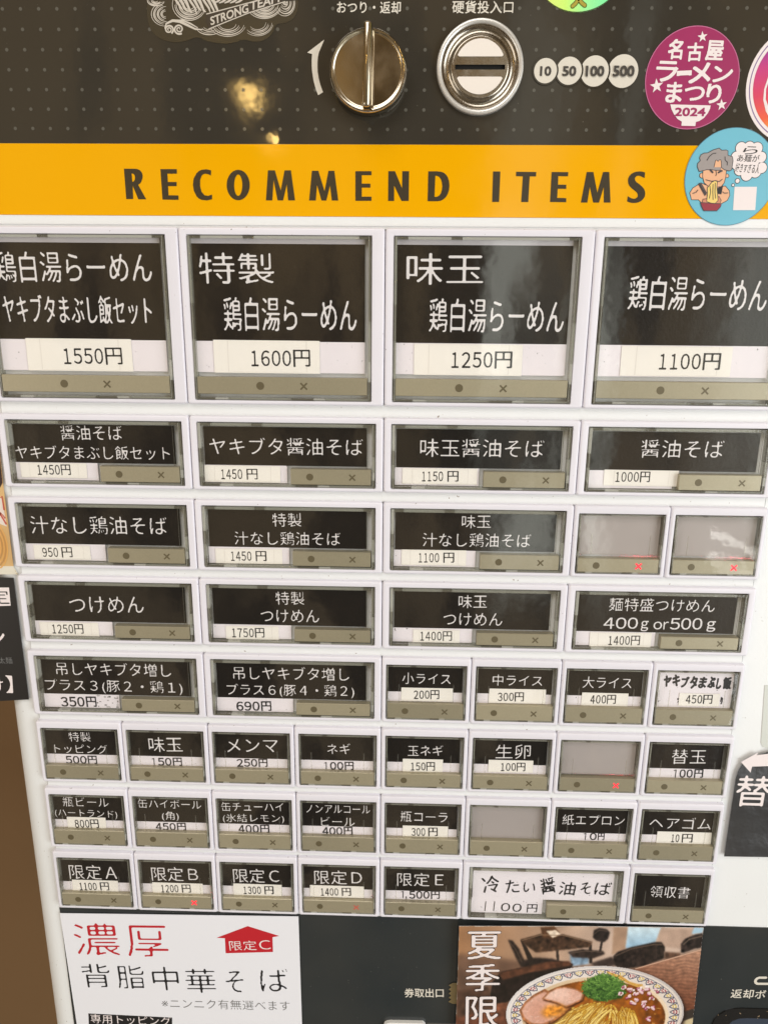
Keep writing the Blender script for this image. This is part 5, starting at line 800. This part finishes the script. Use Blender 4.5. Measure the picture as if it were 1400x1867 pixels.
    def cross(bb, m, y):
        for s_ in (1, -1):
            d = rr*.82
            bb.stroke([(xx-d, cz_-s_*d), (xx+d, cz_+s_*d)], rr*.42, m, y-.01*(s_ < 0), caps=False)
    if 'lit' in flags or 'dim' in flags:
        b.build('indicator_bar', btn, O)
        bb = MB(); cross(bb, RED if 'lit' in flags else REDDIM, -.48)
        cl = bb.build('cross_lamp', btn, O); cl['label'] = 'glowing red cross' if 'lit' in flags else 'faintly lit red cross'
        lt = bpy.data.lights.new('indicator_glow', 'POINT'); lt.color = (1, .05, .09); lt.shadow_soft_size = .0014
        lt.energy = .0075 if 'lit' in flags else .002
        lo = bpy.data.objects.new('indicator_glow', lt); COL.objects.link(lo); place(lo, (min(xx+2, x1-6), 3.6, zb+4.2), btn)
    else:
        cross(b, BARMK, -.46); b.build('indicator_bar', btn, O)
    # clear cover (mesh data shared between buttons of one size)
    key = (ty, round(h, 1))
    cv = make_cover(ty, w, h)
    if key not in cover_mesh:
        o = cv.build('clear_cover', btn, (0, 0, 0)); cover_mesh[key] = o.data
        o.location = (0, 0, 0)
    else:
        o = bpy.data.objects.new('clear_cover', cover_mesh[key]); COL.objects.link(o); o.parent = btn
    WORLD[o.name] = Vector(O)*.001

# ------------------------------------------------------------------ STICKERS ON THE FRONT
GRP = 'stickers on the machine front'
PM = lambda n, c, r=.3, **k: mat(n, c, r, **k)
def circle(cx, cz, r, n=72): return [(cx+r*math.cos(2*math.pi*i/n), cz+r*math.sin(2*math.pi*i/n)) for i in range(n)]
# magenta festival sticker
MAGM = PM('magenta_vinyl', (158, 46, 96), .28, var=(60, .08))
b = MB(); b.slab(circle(338.5, 111.9, 21.1), MAGM, 3.2, 3.4)
b.ring(338.5, 111.9, 20.75, 21.1, PM('pale_magenta', (196, 110, 150)), 3.17)
WV = PM('white_vinyl', (236, 226, 226), .3)
for q in MAG: lettering(b, q, WV, 3.08)
lettering(b, MAG[-1], MAGM, 2.9)
b.flat(MAGBOWL, WV, 3.02)
for (cx, cz), r in STARS:
    pts = []
    for i in range(10):
        a = math.pi/2+math.pi*i/5+.15; q = r*1.25 if i % 2 == 0 else r*.5
        pts.append((cx+q*math.cos(a), cz+q*math.sin(a)))
    b.flat(pts, WV, 3.08)
tag(b.build('festival_sticker', None, (338.5, 3.4, 111.9)), 'round magenta sticker with white lettering, stars and a bowl marked 2024', 'sticker', GRP)

# gradient camera-app style sticker, cut by the right edge
igx, igz, igr = 388.0, 109.4, 24.9
GM = bpy.data.materials.new('sunset_gradient_print'); GM.use_nodes = True
t_ = GM.node_tree; pb = t_.nodes['Principled BSDF']; pb.inputs['Roughness'].default_value = .28
g_ = t_.nodes.new('ShaderNodeTexCoord'); s_ = t_.nodes.new('ShaderNodeSeparateXYZ'); t_.links.new(g_.outputs['Object'], s_.inputs[0])
mm_ = t_.nodes.new('ShaderNodeMath'); mm_.operation = 'MULTIPLY_ADD'; mm_.inputs[1].default_value = -.3; t_.links.new(s_.outputs[0], mm_.inputs[0]); t_.links.new(s_.outputs[2], mm_.inputs[2])
mr_ = t_.nodes.new('ShaderNodeMapRange'); mr_.inputs[1].default_value = -.016; mr_.inputs[2].default_value = .024; t_.links.new(mm_.outputs[0], mr_.inputs[0])
rp_ = t_.nodes.new('ShaderNodeValToRGB'); t_.links.new(mr_.outputs[0], rp_.inputs[0]); t_.links.new(rp_.outputs[0], pb.inputs['Base Color'])
e = rp_.color_ramp.elements; e[0].color = (*lin((244, 160, 60)), 1); e[1].color = (*lin((110, 60, 165)), 1)
for pos, c in ((.16, (232, 96, 62)), (.42, (214, 66, 96)), (.72, (196, 62, 130)), (.9, (150, 62, 150))):
    q = e.new(pos); q.color = (*lin(c), 1)
b = MB(); b.slab(circle(igx, igz, igr), WV, 3.15, 3.4)
b.ring(igx, igz, igr-1.75, igr-1.35, PM('violet_ring', (120, 92, 150)), 3.1)
b.disc(igx, igz, igr-3.1, GM, 3.08, 72)
pts = [(378.2, 121.0), (374.5, 118.5), (372.8, 112.5), (371.7, 107.5), (372.0, 103.2), (374.0, 98.8), (377.5, 94.5), (382, 90.2), (386, 88)]
b.stroke(pts, [.9, .8, .8, 1.1, 1.9, 2.2, 2.0], WV, 3.0)
tag(b.build('gradient_sticker', None, (igx, 3.4, igz)), 'round white-rimmed sticker with a purple to orange gradient, cut by the right edge', 'sticker', GRP)

# iridescent green sticker, cut by the top edge
gx, gz, gr = 284.6, 138.1+21.9, 21.9
GI = bpy.data.materials.new('iridescent_green_print'); GI.use_nodes = True
t_ = GI.node_tree; pb = t_.nodes['Principled BSDF']; pb.inputs['Roughness'].default_value = .25
g_ = t_.nodes.new('ShaderNodeTexCoord'); s_ = t_.nodes.new('ShaderNodeSeparateXYZ'); t_.links.new(g_.outputs['Object'], s_.inputs[0])
mr_ = t_.nodes.new('ShaderNodeMapRange'); mr_.inputs[1].default_value = -.016; mr_.inputs[2].default_value = .017; t_.links.new(s_.outputs[0], mr_.inputs[0])
rp_ = t_.nodes.new('ShaderNodeValToRGB'); t_.links.new(mr_.outputs[0], rp_.inputs[0]); t_.links.new(rp_.outputs[0], pb.inputs['Base Color'])
e = rp_.color_ramp.elements; e[0].color = (*lin((226, 240, 130)), 1); e[1].color = (*lin((110, 240, 175)), 1)
q = e.new(.32); q.color = (*lin((205, 246, 120)), 1); q = e.new(.6); q.color = (*lin((160, 246, 160)), 1)
b = MB(); b.slab(circle(gx, gz, gr), GI, 3.2, 3.4)
b.ring(gx, gz, gr-.35, gr, PM('dark_green_rim', (62, 72, 40)), 3.16)
OLV = PM('olive_print', (172, 158, 60)); OLD = PM('olive_outline', (86, 100, 32))
for pts in ([(gx+.2, 143.2), (gx-1.0, 141.6), (gx-2.2, 140.6)], [(gx+.4, 143.2), (gx+2.0, 141.7), (gx+3.2, 140.9)]):
    b.stroke(pts, 2.0, OLD, 3.12); b.stroke(pts, 1.3, OLV, 3.06)
tag(b.build('green_sticker', None, (gx, 3.4, gz)), 'round iridescent yellow-green sticker cut by the top edge', 'sticker', GRP)

# sky-blue sticker with a cartoon of a man eating noodles
SKB = PM('sky_blue_vinyl', (112, 186, 208), .28, var=(50, .04)); SKIN = PM('cartoon_skin', (232, 178, 140)); OUT = PM('cartoon_line', (62, 60, 66))
b = MB(); b.slab(circle(361.0, 70.5, 21.2), SKB, 3.02, 3.4)
b.ring(361.0, 70.5, 20.95, 21.2, PM('blue_rim', (80, 130, 150)), 3.0)
def draw(pts, m, y, line=.3, closed=True):
    b.flat(pts, m, y)
    if line: b.stroke(list(pts)+[pts[0]], line, OUT, y-.012, caps=False)
draw(BLUE['body'], SKIN, 2.94)
draw(BLUE['shirt'], PM('cartoon_black', (40, 38, 44)), 2.90)
for q in BLUE['ears']: draw(q, SKIN, 2.90)
draw(BLUE['face'], SKIN, 2.86)
draw(BLUE['hair'], PM('cartoon_grey_hair', (158, 150, 148)), 2.82)
draw(BLUE['chop'], PM('cartoon_chopsticks', (96, 82, 78)), 2.80, .15)
draw(BLUE['soup'], PM('cartoon_soup', (206, 140, 110)), 2.78)
draw(BLUE['nood'], PM('cartoon_noodle', (236, 206, 120)), 2.74)
draw(BLUE['bowl'], PM('cartoon_red_bowl', (150, 52, 66)), 2.70)
b.flat(BLUE['brow'], SKIN, 2.81); b.stroke(BLUE['brow'], .3, OUT, 2.80, caps=False)
for i, q in enumerate(BLUE['lines']): b.stroke(q, .3 if i not in (1, 2) else .75, OUT, 2.66, caps=False)
for i, (x, z, r) in enumerate(BLUE['bubble']): b.disc(x, z, r+.3, OUT, 2.93-.001*i)
for i, (x, z, r) in enumerate(BLUE['bubble']): b.disc(x, z, r, WV, 2.90-.001*i)
for q in BLUE['bt']: lettering(b, q, INKB, 2.82, res=44)
b.flat(BLUE['qr'], WV, 2.9)
tag(b.build('cartoon_sticker', None, (361, 3.4, 70.5)), 'round sky-blue sticker with a grey-haired cartoon man eating noodles', 'sticker', GRP)

# dark team sticker with swirls
LGM = PM('dark_sticker_film', (64, 57, 43), .2, bump=(26, .06, .002)); LGW = PM('pale_line_print', (200, 192, 180)); 
b = MB(); b.slab(LOGO['outline'], LGM, 3.22, 3.4)
for k, (pts, ws) in enumerate(LOGO['stk']): b.stroke(pts, ws, LGW, 3.16-.0006*k, caps=False)
b.flat(LOGO['ban'], PM('banner_dark', (58, 50, 40), .25), 3.08)
for q in LOGO['banl']: b.stroke(q, .4, LGW, 3.03, caps=False)
for q in LOGO['txt']: lettering(b, q, LGW, 2.98)
tag(b.build('team_sticker', None, (126, 3.4, 138)), 'dark scalloped sticker of pale swirls with a STRONG TEAM banner at the top edge', 'sticker', GRP)

# ------------------------------------------------------------------ POSTERS AND PAPERS
WP = PM('white_poster_paper', (232, 233, 240), .5, var=(9, .02)); REDP = PM('crimson_print', (190, 32, 44), .45); BLP = PM('black_print', (28, 28, 30), .5); GRP_ = PM('grey_print', (112, 112, 112), .5)
b = MB(); tl, tr_, br, bl = P1['corners']
bl2 = (bl[0]+(bl[0]-tl[0])*.3, bl[1]-30); br2 = (br[0], br[1]-30)
b.slab([bl2, br2, tr_, tl], WP, 2.5, 2.8)
for q in P1['red']: lettering(b, q, REDP, 2.4)
for q in P1['black']: lettering(b, q, BLP, 2.4)
for q in P1['grey']: lettering(b, q, GRP_, 2.4)
b.flat(P1['house'], REDP, 2.42)
for q in P1['houset']: lettering(b, q, WV, 2.32)
b.flat(P1['box'], BLP, 2.42)
for q in P1['boxt']: lettering(b, q, WV, 2.32)
tag(b.build('paper_notice', None, (75, 3.4, -400)), 'white paper notice with red and black lettering and a red arrow, below the buttons', 'notice')

# glossy photo poster of a ramen bowl: the printed picture is worked out dot by dot as colour on a fine grid
PW, PH, PS = 1400, 620, 2.6               # picture units and units per print dot
gw, gh = int(PW/PS), int(PH/PS)
prs = np.random.RandomState(11)
yy, xx_ = np.mgrid[0:gh, 0:gw]; GX, GY = (xx_+.5)*PS, (yy+.5)*PS
IMG = np.zeros((gh, gw, 3))
def srgb(c): return np.array(c, float)
def blur(a, r):
    if r <= 0: return a
    k = np.exp(-.5*(np.arange(-int(3*r)-1, int(3*r)+2)/r)**2); k /= k.sum(); p = len(k)//2
    for ax in (0, 1):
        b_ = np.pad(a, [(p, p) if i == ax else (0, 0) for i in range(a.ndim)], mode='edge')
        a = sum(w*np.take(b_, range(i, i+a.shape[ax]), axis=ax) for i, w in enumerate(k))
    return a
def cloud(r): n_ = blur(prs.randn(gh, gw), r); return n_/n_.std()
def pmask(pts, soft=.5):
    m = np.zeros((gh, gw), bool); n_ = len(pts)
    for i in range(n_):
        (xa, ya), (xb, yb) = pts[i], pts[(i+1) % n_]
        if ya == yb: continue
        c = ((GY >= min(ya, yb)) & (GY < max(ya, yb)))
        m ^= c & (GX < xa+(GY-ya)*(xb-xa)/(yb-ya))
    return blur(m.astype(float), soft)
def emask(cx, cy, rx, ry, soft=.5): return blur((((GX-cx)/rx)**2+((GY-cy)/ry)**2 < 1).astype(float), soft)
def paint(m, c, noise=0.0, nr=2.0):
    col = np.broadcast_to(srgb(c), IMG.shape) if np.ndim(c) == 1 else c
    if noise: col = col*(1+noise*cloud(nr)[..., None])
    IMG[:] = IMG*(1-m[..., None])+col*m[..., None]
def line(pts, w, c, alpha=1.0):
    """soft round brush along pts, only the touched window"""
    P_ = np.array(pts, float)
    for (x0_, y0_), (x1_, y1_) in zip(P_[:-1], P_[1:]):
        ia, ib = int(max(0, (min(x0_, x1_)-w-4)/PS)), int(min(gw, (max(x0_, x1_)+w+4)/PS+2))
        ja, jb = int(max(0, (min(y0_, y1_)-w-4)/PS)), int(min(gh, (max(y0_, y1_)+w+4)/PS+2))
        if ia >= ib or ja >= jb: continue
        X_, Y_ = GX[ja:jb, ia:ib], GY[ja:jb, ia:ib]
        dx, dy = x1_-x0_, y1_-y0_; L2 = dx*dx+dy*dy or 1
        t_ = np.clip(((X_-x0_)*dx+(Y_-y0_)*dy)/L2, 0, 1)
        d_ = np.hypot(X_-x0_-t_*dx, Y_-y0_-t_*dy)
        m = np.clip((w/2-d_)/PS+.5, 0, 1)[..., None]*alpha
        IMG[ja:jb, ia:ib] = IMG[ja:jb, ia:ib]*(1-m)+srgb(c)*m
def grad(c0, c1, t_): t_ = np.clip(t_, 0, 1)[..., None]; return srgb(c0)*(1-t_)+srgb(c1)*t_
# room behind, out of focus
paint(np.ones((gh, gw)), grad((160, 118, 84), (196, 172, 156), (GX-60)/800), .04, 14)
paint(pmask([(40, 150), (420, 200), (900, 250), (1360, 150), (1400, 620), (0, 620)], 5), (112, 84, 68), .1, 8)
paint(pmask([(868, 20), (948, 25), (930, 145), (858, 172)], 2), (172, 140, 116), .04, 6)
paint(pmask([(945, 20), (1122, 30), (1085, 125), (932, 138)], 1.6), grad((202, 224, 236), (140, 178, 206), (GY-40)/110), .03, 4)
paint(pmask([(1120, 40), (1300, 40), (1280, 150), (1090, 128)], 2), (186, 158, 140), .03, 5)
paint(pmask([(1300, 30), (1352, 30), (1342, 64), (1284, 68)], 1.5), (170, 202, 222))
for q, c, n_, so in (
  ([(635, 150), (740, 178), (735, 218), (640, 228)], (122, 146, 168), .1, 2),
  ([(305, 80), (330, 85), (365, 130), (392, 190), (405, 228), (375, 228), (345, 170)], (44, 34, 30), .15, 1.6),
  ([(380, 195), (450, 178), (540, 185), (605, 210), (580, 245), (390, 245)], (36, 28, 26), .15, 2),
  ([(372, 85), (392, 95), (440, 185), (452, 250), (435, 250), (415, 200)], (38, 30, 26), 0, 1),
  ([(735, 115), (752, 115), (753, 212), (738, 214)], (36, 30, 28), 0, 1),
  ([(560, 140), (575, 140), (578, 220), (566, 220)], (58, 48, 42), 0, 1),
  ([(800, 95), (812, 95), (800, 160), (788, 160)], (40, 34, 32), 0, 1),
  ([(625, 152), (700, 138), (812, 150), (822, 166), (760, 188), (650, 180)], (46, 36, 33), .15, 1.6),
  ([(757, 78), (762, 38), (792, 26), (832, 34), (848, 52), (838, 86), (818, 102), (778, 96)], (42, 34, 32), .15, 1.4),
  ([(372, 80), (480, 53), (600, 58), (755, 100), (742, 128), (455, 152), (380, 97)], (66, 47, 35), .15, 1.5),
  ([(478, 18), (552, 14), (582, 50), (560, 78), (490, 72)], (92, 62, 42), .1, 1.2),
  ([(508, 38), (560, 34), (588, 56), (542, 76)], (226, 208, 188), .05, 1.2),
  ([(740, 215), (860, 180), (880, 225), (800, 245)], (58, 46, 42), .1, 2),
  ([(862, 215), (866, 178), (890, 155), (960, 132), (1080, 108), (1122, 106), (1142, 132), (1138, 195), (1030, 234), (900, 250)], (44, 35, 31), .18, 1.4),
  ([(1226, 168), (1228, 118), (1250, 92), (1300, 72), (1352, 62), (1342, 140), (1290, 150), (1250, 165)], (46, 37, 34), .2, 1.4),
  ([(1140, 160), (1225, 168), (1225, 188), (1140, 200)], (92, 66, 52), .1, 2)):
    paint(pmask(q, so), c, n_, 2.2)
for q, w, c, al in (([(382, 86), (482, 58), (600, 63), (748, 103)], 5, (132, 106, 84), .7), ([(880, 176), (960, 142), (1080, 120), (1124, 122)], 7, (98, 80, 68), .7),
  ([(1242, 122), (1272, 96), (1340, 80)], 7, (110, 94, 82), .7), ([(762, 60), (792, 38), (832, 44)], 5, (96, 80, 70), .6), ([(640, 158), (720, 148), (802, 156)], 4, (110, 92, 78), .6), ([(310, 90), (345, 130), (380, 200)], 4, (92, 74, 62), .6)):
    line(q, w, c, al)
for x in range(905, 1130, 26): line([(x, 150-(x-900)*.12), (x+4, 215-(x-900)*.12)], 3, (30, 24, 22), .5)
W_ = pmask([(960, 252), (1352, 146), (1400, 146), (1400, 620), (1100, 620), (1130, 360)], 1.0)
paint(W_, grad((178, 136, 112), (112, 66, 46), (GY-150+(1330-GX)*.25)/330)*(1+.06*np.sin(GY*.35+cloud(9)*1.4))[..., None], .05, 2)
line([(985, 248), (1345, 151)], 5, (214, 176, 152), .8)
paint(pmask([(0, 490), (300, 405), (330, 620), (0, 620)], 2), grad((126, 76, 54), (90, 52, 38), (GY-420)/180), .10, 3)
paint(pmask([(36, 345), (200, 325), (235, 440), (36, 490)], 2), (80, 56, 44), .1, 4)
paint(pmask([(212, 372), (225, 300), (270, 250), (560, 198), (650, 214), (645, 250), (500, 292), (430, 342), (300, 412), (230, 418)], 1.2), (30, 22, 20), .15, 3)
paint(pmask([(255, 256), (520, 200), (630, 200), (648, 222), (420, 258), (280, 294)], 1.6), (88, 54, 38), .12, 3)
paint(pmask([(1215, 490), (1300, 465), (1300, 515), (1225, 540)], 1), (58, 50, 44)); paint(pmask([(1200, 545), (1300, 512), (1300, 620), (1180, 620)], 1), (204, 188, 150), .03, 3)
# bowl
BX, BY = 770, 478
paint(emask(BX+6, BY+10, 478, 254, 3), (40, 26, 20))
paint(emask(BX, BY, 474, 250, .5), grad((226, 222, 222), (196, 188, 186), (GX-300)/900))
paint(emask(BX, BY+4, 464, 243, .5), grad((236, 228, 224), (224, 212, 202), (GX-300)/900))
for i in range(46):
    a = 2*math.pi*i/46; ca, sa = math.cos(a), math.sin(a)
    def at_(dr, dt):
        aa = a+dt; return (BX+(422+dr)*math.cos(aa), BY+4+(217+dr*.62)*math.sin(aa))
    navy_ = (58, 60, 84)
    line([at_(24, -.066), at_(14, -.045), at_(6, -.058), at_(-12, -.03), at_(-22, 0), at_(-12, .03), at_(6, .058), at_(14, .045), at_(24, .066)], 4.2, navy_, .9)
    line([at_(26, -.06), at_(27, 0), at_(26, .06)], 3, navy_, .7)
    pc = ((208, 176, 58) if i % 2 else (152, 48, 58))
    for dr, dt in ((10, -.028), (10, .028), (-2, -.016), (-2, .016), (14, 0)): line([at_(dr, dt), at_(dr+1, dt)], 7, pc, .85)
    line([at_(5, 0), at_(6, 0)], 6, (240, 232, 226), .9)
paint(emask(BX+2, BY+22, 390, 214, .6), grad((214, 186, 150), (236, 214, 186), (GX-380)/760))
paint(emask(BX+2, BY+28, 372, 202, .9), grad((170, 96, 24), (112, 58, 16), np.hypot((GX-BX)/400, (GY-BY)/230)**2)*(1+.10*cloud(3)[..., None]))
for k in range(90):
    a = prs.rand()*6.283; d = .74+.24*prs.rand(); x, y = BX+2+372*d*math.cos(a), BY+28+202*d*math.sin(a)
    line([(x, y), (x+prs.rand()*10, y+prs.rand()*3)], 2+prs.rand()*7, [(214, 150, 66), (92, 44, 12), (232, 186, 110)][k % 3], .5)
# noodles
def noodle(x0_, y0_, dx, ln, w, c):
    b_ = prs.uniform(-26, 26); P_ = []
    for i in range(9):
        t_ = i/8; P_.append((x0_+dx*t_+b_*math.sin(t_*3.1), y0_+ln*t_**1.15))
    line(P_, w+3, (118, 70, 14), .75); line(P_, w, c, .95)
    line([(p[0]-w*.15, p[1]-w*.15) for p in P_[1:7]], w*.35, (252, 232, 160), .55)
for k in range(150):
    x0_ = prs.uniform(590, 985); t_ = (x0_-780)/200
    y0_ = 425+abs(t_)**1.5*45+prs.rand()*130*(k/150)
    dx = (-220 if t_ < -.1 else -120 if t_ < .4 else 10)*prs.uniform(.6, 1.1)
    noodle(x0_, y0_, dx, prs.uniform(120, 200), prs.uniform(9, 13), [(226, 186, 84), (208, 158, 54), (238, 206, 112), (190, 138, 44)][k % 4])
# sliced pork
for q, ins, c0, c1 in (([(366, 458), (396, 412), (438, 377), (500, 345), (548, 372), (600, 400), (640, 445), (600, 482), (545, 522), (482, 545), (428, 538), (384, 505)], 12, (236, 190, 172), (204, 146, 124)),
                  ([(484, 398), (520, 362), (560, 340), (606, 334), (664, 346), (712, 372), (702, 408), (652, 432), (612, 446), (560, 420)], 10, (240, 202, 186), (216, 164, 144))):
    mx, my = sum(p[0] for p in q)/len(q), sum(p[1] for p in q)/len(q)
    paint(pmask([(x+5, y+8) for x, y in q], 1.6), (74, 34, 12))
    paint(pmask(q, .7), (164, 104, 66), .12, 2)
    inn = [(mx+(x-mx)*.90, my+(y-my)*.86) for x, y in q]
    paint(pmask(inn, 1.2), grad(c0, c1, .42+.2*cloud(8)), .02, 1.5)
    for k in range(14):
        a = prs.rand()*6.283; d = prs.rand()**.5*.72; x, y = mx+(max(p[0] for p in q)-mx)*d*math.cos(a), my+(max(p[1] for p in q)-my)*d*math.sin(a)
        line([(x, y), (x+prs.uniform(-22, 22), y+prs.uniform(-8, 8))], prs.uniform(3, 6), [(250, 228, 216), (208, 146, 126), (196, 140, 108)][k % 3], .3)
paint(pmask([(480, 470), (520, 432), (590, 432), (625, 458), (570, 495), (510, 500)], 4), (222, 142, 48), .12, 2)
# bamboo strips, scallion heap, red onion
for k in range(7): line([(835+k*12, 262+k*4), (880+k*13, 288+k*6), (935+k*11, 314+k*5), (990+k*5, 334)], 9, [(214, 166, 84), (232, 190, 112), (190, 136, 60)][k % 3], .9)
paint(pmask([(705, 335), (735, 298), (800, 272), (862, 284), (912, 325), (938, 372), (910, 404), (850, 408), (780, 416), (715, 388)], 1.6), (36, 72, 26))
for k in range(330):
    a = prs.rand()*6.283; d = prs.rand()**.5; x, y = 818+d*112*math.cos(a), 345+d*68*math.sin(a); an = prs.rand()*6.283; ln = prs.uniform(8, 24); bn = prs.uniform(-9, 9)
    li = prs.rand()*.6+.4*(1-(y-275)/140)
    c = grad((34, 74, 22), (154, 198, 96), np.array([li*prs.uniform(.5, 1.1)]))[0]
    line([(x-ln*math.cos(an), y-ln*.7*math.sin(an)), (x-bn*math.sin(an), y+bn*math.cos(an)), (x+ln*math.cos(an), y+ln*.7*math.sin(an))], prs.uniform(3, 5.5), c, .9)
for x, y in ((905, 372), (925, 350), (945, 395), (985, 385), (1005, 352), (1020, 372), (1045, 352), (1062, 385), (990, 410), (1030, 424), (1045, 462), (1078, 455), (1098, 366), (960, 362), (1070, 410), (1052, 515), (1035, 446), (975, 430)):
    for j in range(3):
        an = prs.rand()*3.14; ln = prs.uniform(3, 10); x2, y2 = x+prs.uniform(-9, 9), y+prs.uniform(-8, 8); w = prs.uniform(9, 15)
        p0, p1 = (x2-ln*math.cos(an), y2-ln*.6*math.sin(an)), (x2+ln*math.cos(an), y2+ln*.6*math.sin(an))
        line([(p0[0]+2, p0[1]+5), (p1[0]+2, p1[1]+5)], w, (96, 46, 22), .5)
        line([p0, p1], w, [(240, 226, 228), (156, 58, 92), (226, 186, 196)][j], .95); line([(p0[0], p0[1]-2), (p1[0], p1[1]-2)], w*.35, (252, 244, 244), .6)
IMG = np.clip(IMG*(1+.018*prs.randn(gh, gw, 1)), 0, 255)/255
LINI = np.where(IMG <= .04045, IMG/12.92, ((IMG+.055)/1.055)**2.4)
Q = RAMEN; YB_ = 1.5; xr_ = 401.0
ybend = lambda x: -3.4*(401-x)/153
Hm = np.array(Q['H'])
def to_mm(x, y):
    v = Hm @ np.array([x, y, 1.0]); return v[0]/v[2], v[1]/v[2]
b = MB(yfun=lambda x, z: ybend(x))
WHT = PM('photo_paper_edge', (225, 220, 214), .4)
o = Q['outline']
b.slab(o, WHT, YB_+.02, YB_+.3)
for q in Q['vt']: lettering(b, q, PM('print_shadow', (40, 30, 26), .3), YB_-.10, grow=.014)
for q in Q['vt']: lettering(b, q, WV, YB_-.16)
PMAT = bpy.data.materials.new('printed_photo'); PMAT.use_nodes = True
t_ = PMAT.node_tree; pb = t_.nodes['Principled BSDF']; pb.inputs['Roughness'].default_value = .3; pb.inputs['Coat Weight'].default_value = .4
an_ = t_.nodes.new('ShaderNodeAttribute'); an_.attribute_name = 'print'; t_.links.new(an_.outputs['Color'], pb.inputs['Base Color'])
# the print's grid, clipped to the sheet's outline
quads = []; cols = []
sheet = pmask([(48, 5), (700, 17), (1349, 36), (1290, 545), (1281, 620), (27, 620), (30, 545)], 0) > .5
nv = {}
def gv(i, j):
    if (i, j) not in nv:
        nv[(i, j)] = len(b.v); x, z = to_mm(i*PS, j*PS); b.v.append((x, YB_-.05, z))
    return nv[(i, j)]
pm_i = b.mi(PMAT); f0 = len(b.f)
for j in range(gh):
    for i in range(gw):
        if sheet[j, i]:
            b.f.append((gv(i, j+1), gv(i+1, j+1), gv(i+1, j), gv(i, j))); b.m.append(pm_i); cols.append(LINI[j, i])
o_p = b.build('photo_poster', None, (325, 3.4, -415))
ca_ = o_p.data.color_attributes.new('print', 'FLOAT_COLOR', 'CORNER')
full_c = np.ones((len(o_p.data.loops), 4), np.float32)
ls = np.array([p.loop_start for p in o_p.data.polygons])[f0:]
for k in range(4): full_c[ls+k, :3] = np.array(cols)
ca_.data.foreach_set('color', full_c.ravel())
tag(o_p, 'glossy photo poster of a ramen bowl with vertical white lettering', 'poster')

# piece of gold tape at the poster's left edge
b = MB(); b.slab(ZZ, PM('gold_tape', (150, 134, 98), .3, metal=.3, var=(200, .2)), 2.7, 2.9)
tag(b.build('adhesive_tape', None, (247, 3.4, -420)), 'short zigzag-cut strip of gold tape at the left edge of the ramen poster', 'tape')

# left black notice and noodle picture above it
b = MB(); b.slab([LB['poly'][3], LB['poly'][2], LB['poly'][1], LB['poly'][0]], PM('black_poster_paper', (30, 27, 26), .4, var=(30, .1)), 2.6, 3.0)
b.flat(LB['box'], WV, 2.5)
for q in LB['wt']: lettering(b, q, WV, 2.5)
for q in LB['gt']: lettering(b, q, GRP_, 2.5)
for q in LB['bt']: lettering(b, q, INKB, 2.4)
tag(b.build('black_notice', None, (-15, 3, -170)), 'black paper notice with white lettering cut by the left edge', 'notice')
b = MB(); NP = PM('noodle_photo_print', (214, 176, 120), .35, var=(60, .22))
q = ND['poly']; b.slab([q[4], q[3], q[2], q[1], q[0]], NP, 2.7, 3.0)
q = ND['white']; b.slab([q[3], q[2], q[1], q[0]], PM('poster_margin', (222, 216, 200), .4, speck=(500, .66, (190, 170, 130))), 2.7, 3.0)
b.flat(ND['dark'], PM('poster_dark', (58, 32, 30)), 2.64)
b.flat(ND['bowl'], PM('poster_bowl', (226, 214, 204)), 2.64)
for q in ND['zig']: b.stroke(q, .9, PM('poster_red', (196, 86, 66)), 2.58, caps=False)
cx, cz = ND['c']
for k in range(9):
    rr_ = 2.2+k*1.5; a0, a1_ = -1.4, 1.0
    b.stroke([(cx-2+rr_*.6*math.cos(a0+(a1_-a0)*i/8), cz-1+rr_*math.sin(a0+(a1_-a0)*i/8)) for i in range(9)], .7, PM('noodle_%s' % 'ab'[k % 2], [(226, 172, 96), (196, 142, 80)][k % 2]), 2.55-.002*k, caps=False)
tag(b.build('noodle_picture', None, (-12, 3, -90)), 'printed noodle picture with a white lower margin at the left edge', 'poster')

# right black tag with arrow
TG = PM('black_laminated_paper', (58, 58, 59), .25, bump=(30, .5, .004), var=(25, .1), coat=.5)
b = MB(); b.slab(TAG['poly'], TG, 1.9, 2.2)
b.flat(TAG['arrow'], WV, 1.8)
for q in TAG['txt']: lettering(b, q, WV, 1.8)
tag(b.build('arrow_label', None, (420, 3.4, -270)), 'black laminated label with a white arrow and 替玉 lettering at the right edge', 'label')
b = MB(); b.slab(TAPE, PM('clear_film', (206, 209, 203), .3), 3.7, 3.95)
tag(b.build('clear_film', None, (420, 3.9, -215)), 'rounded corner of a clear film stuck on the white cabinet at the right edge', 'film')
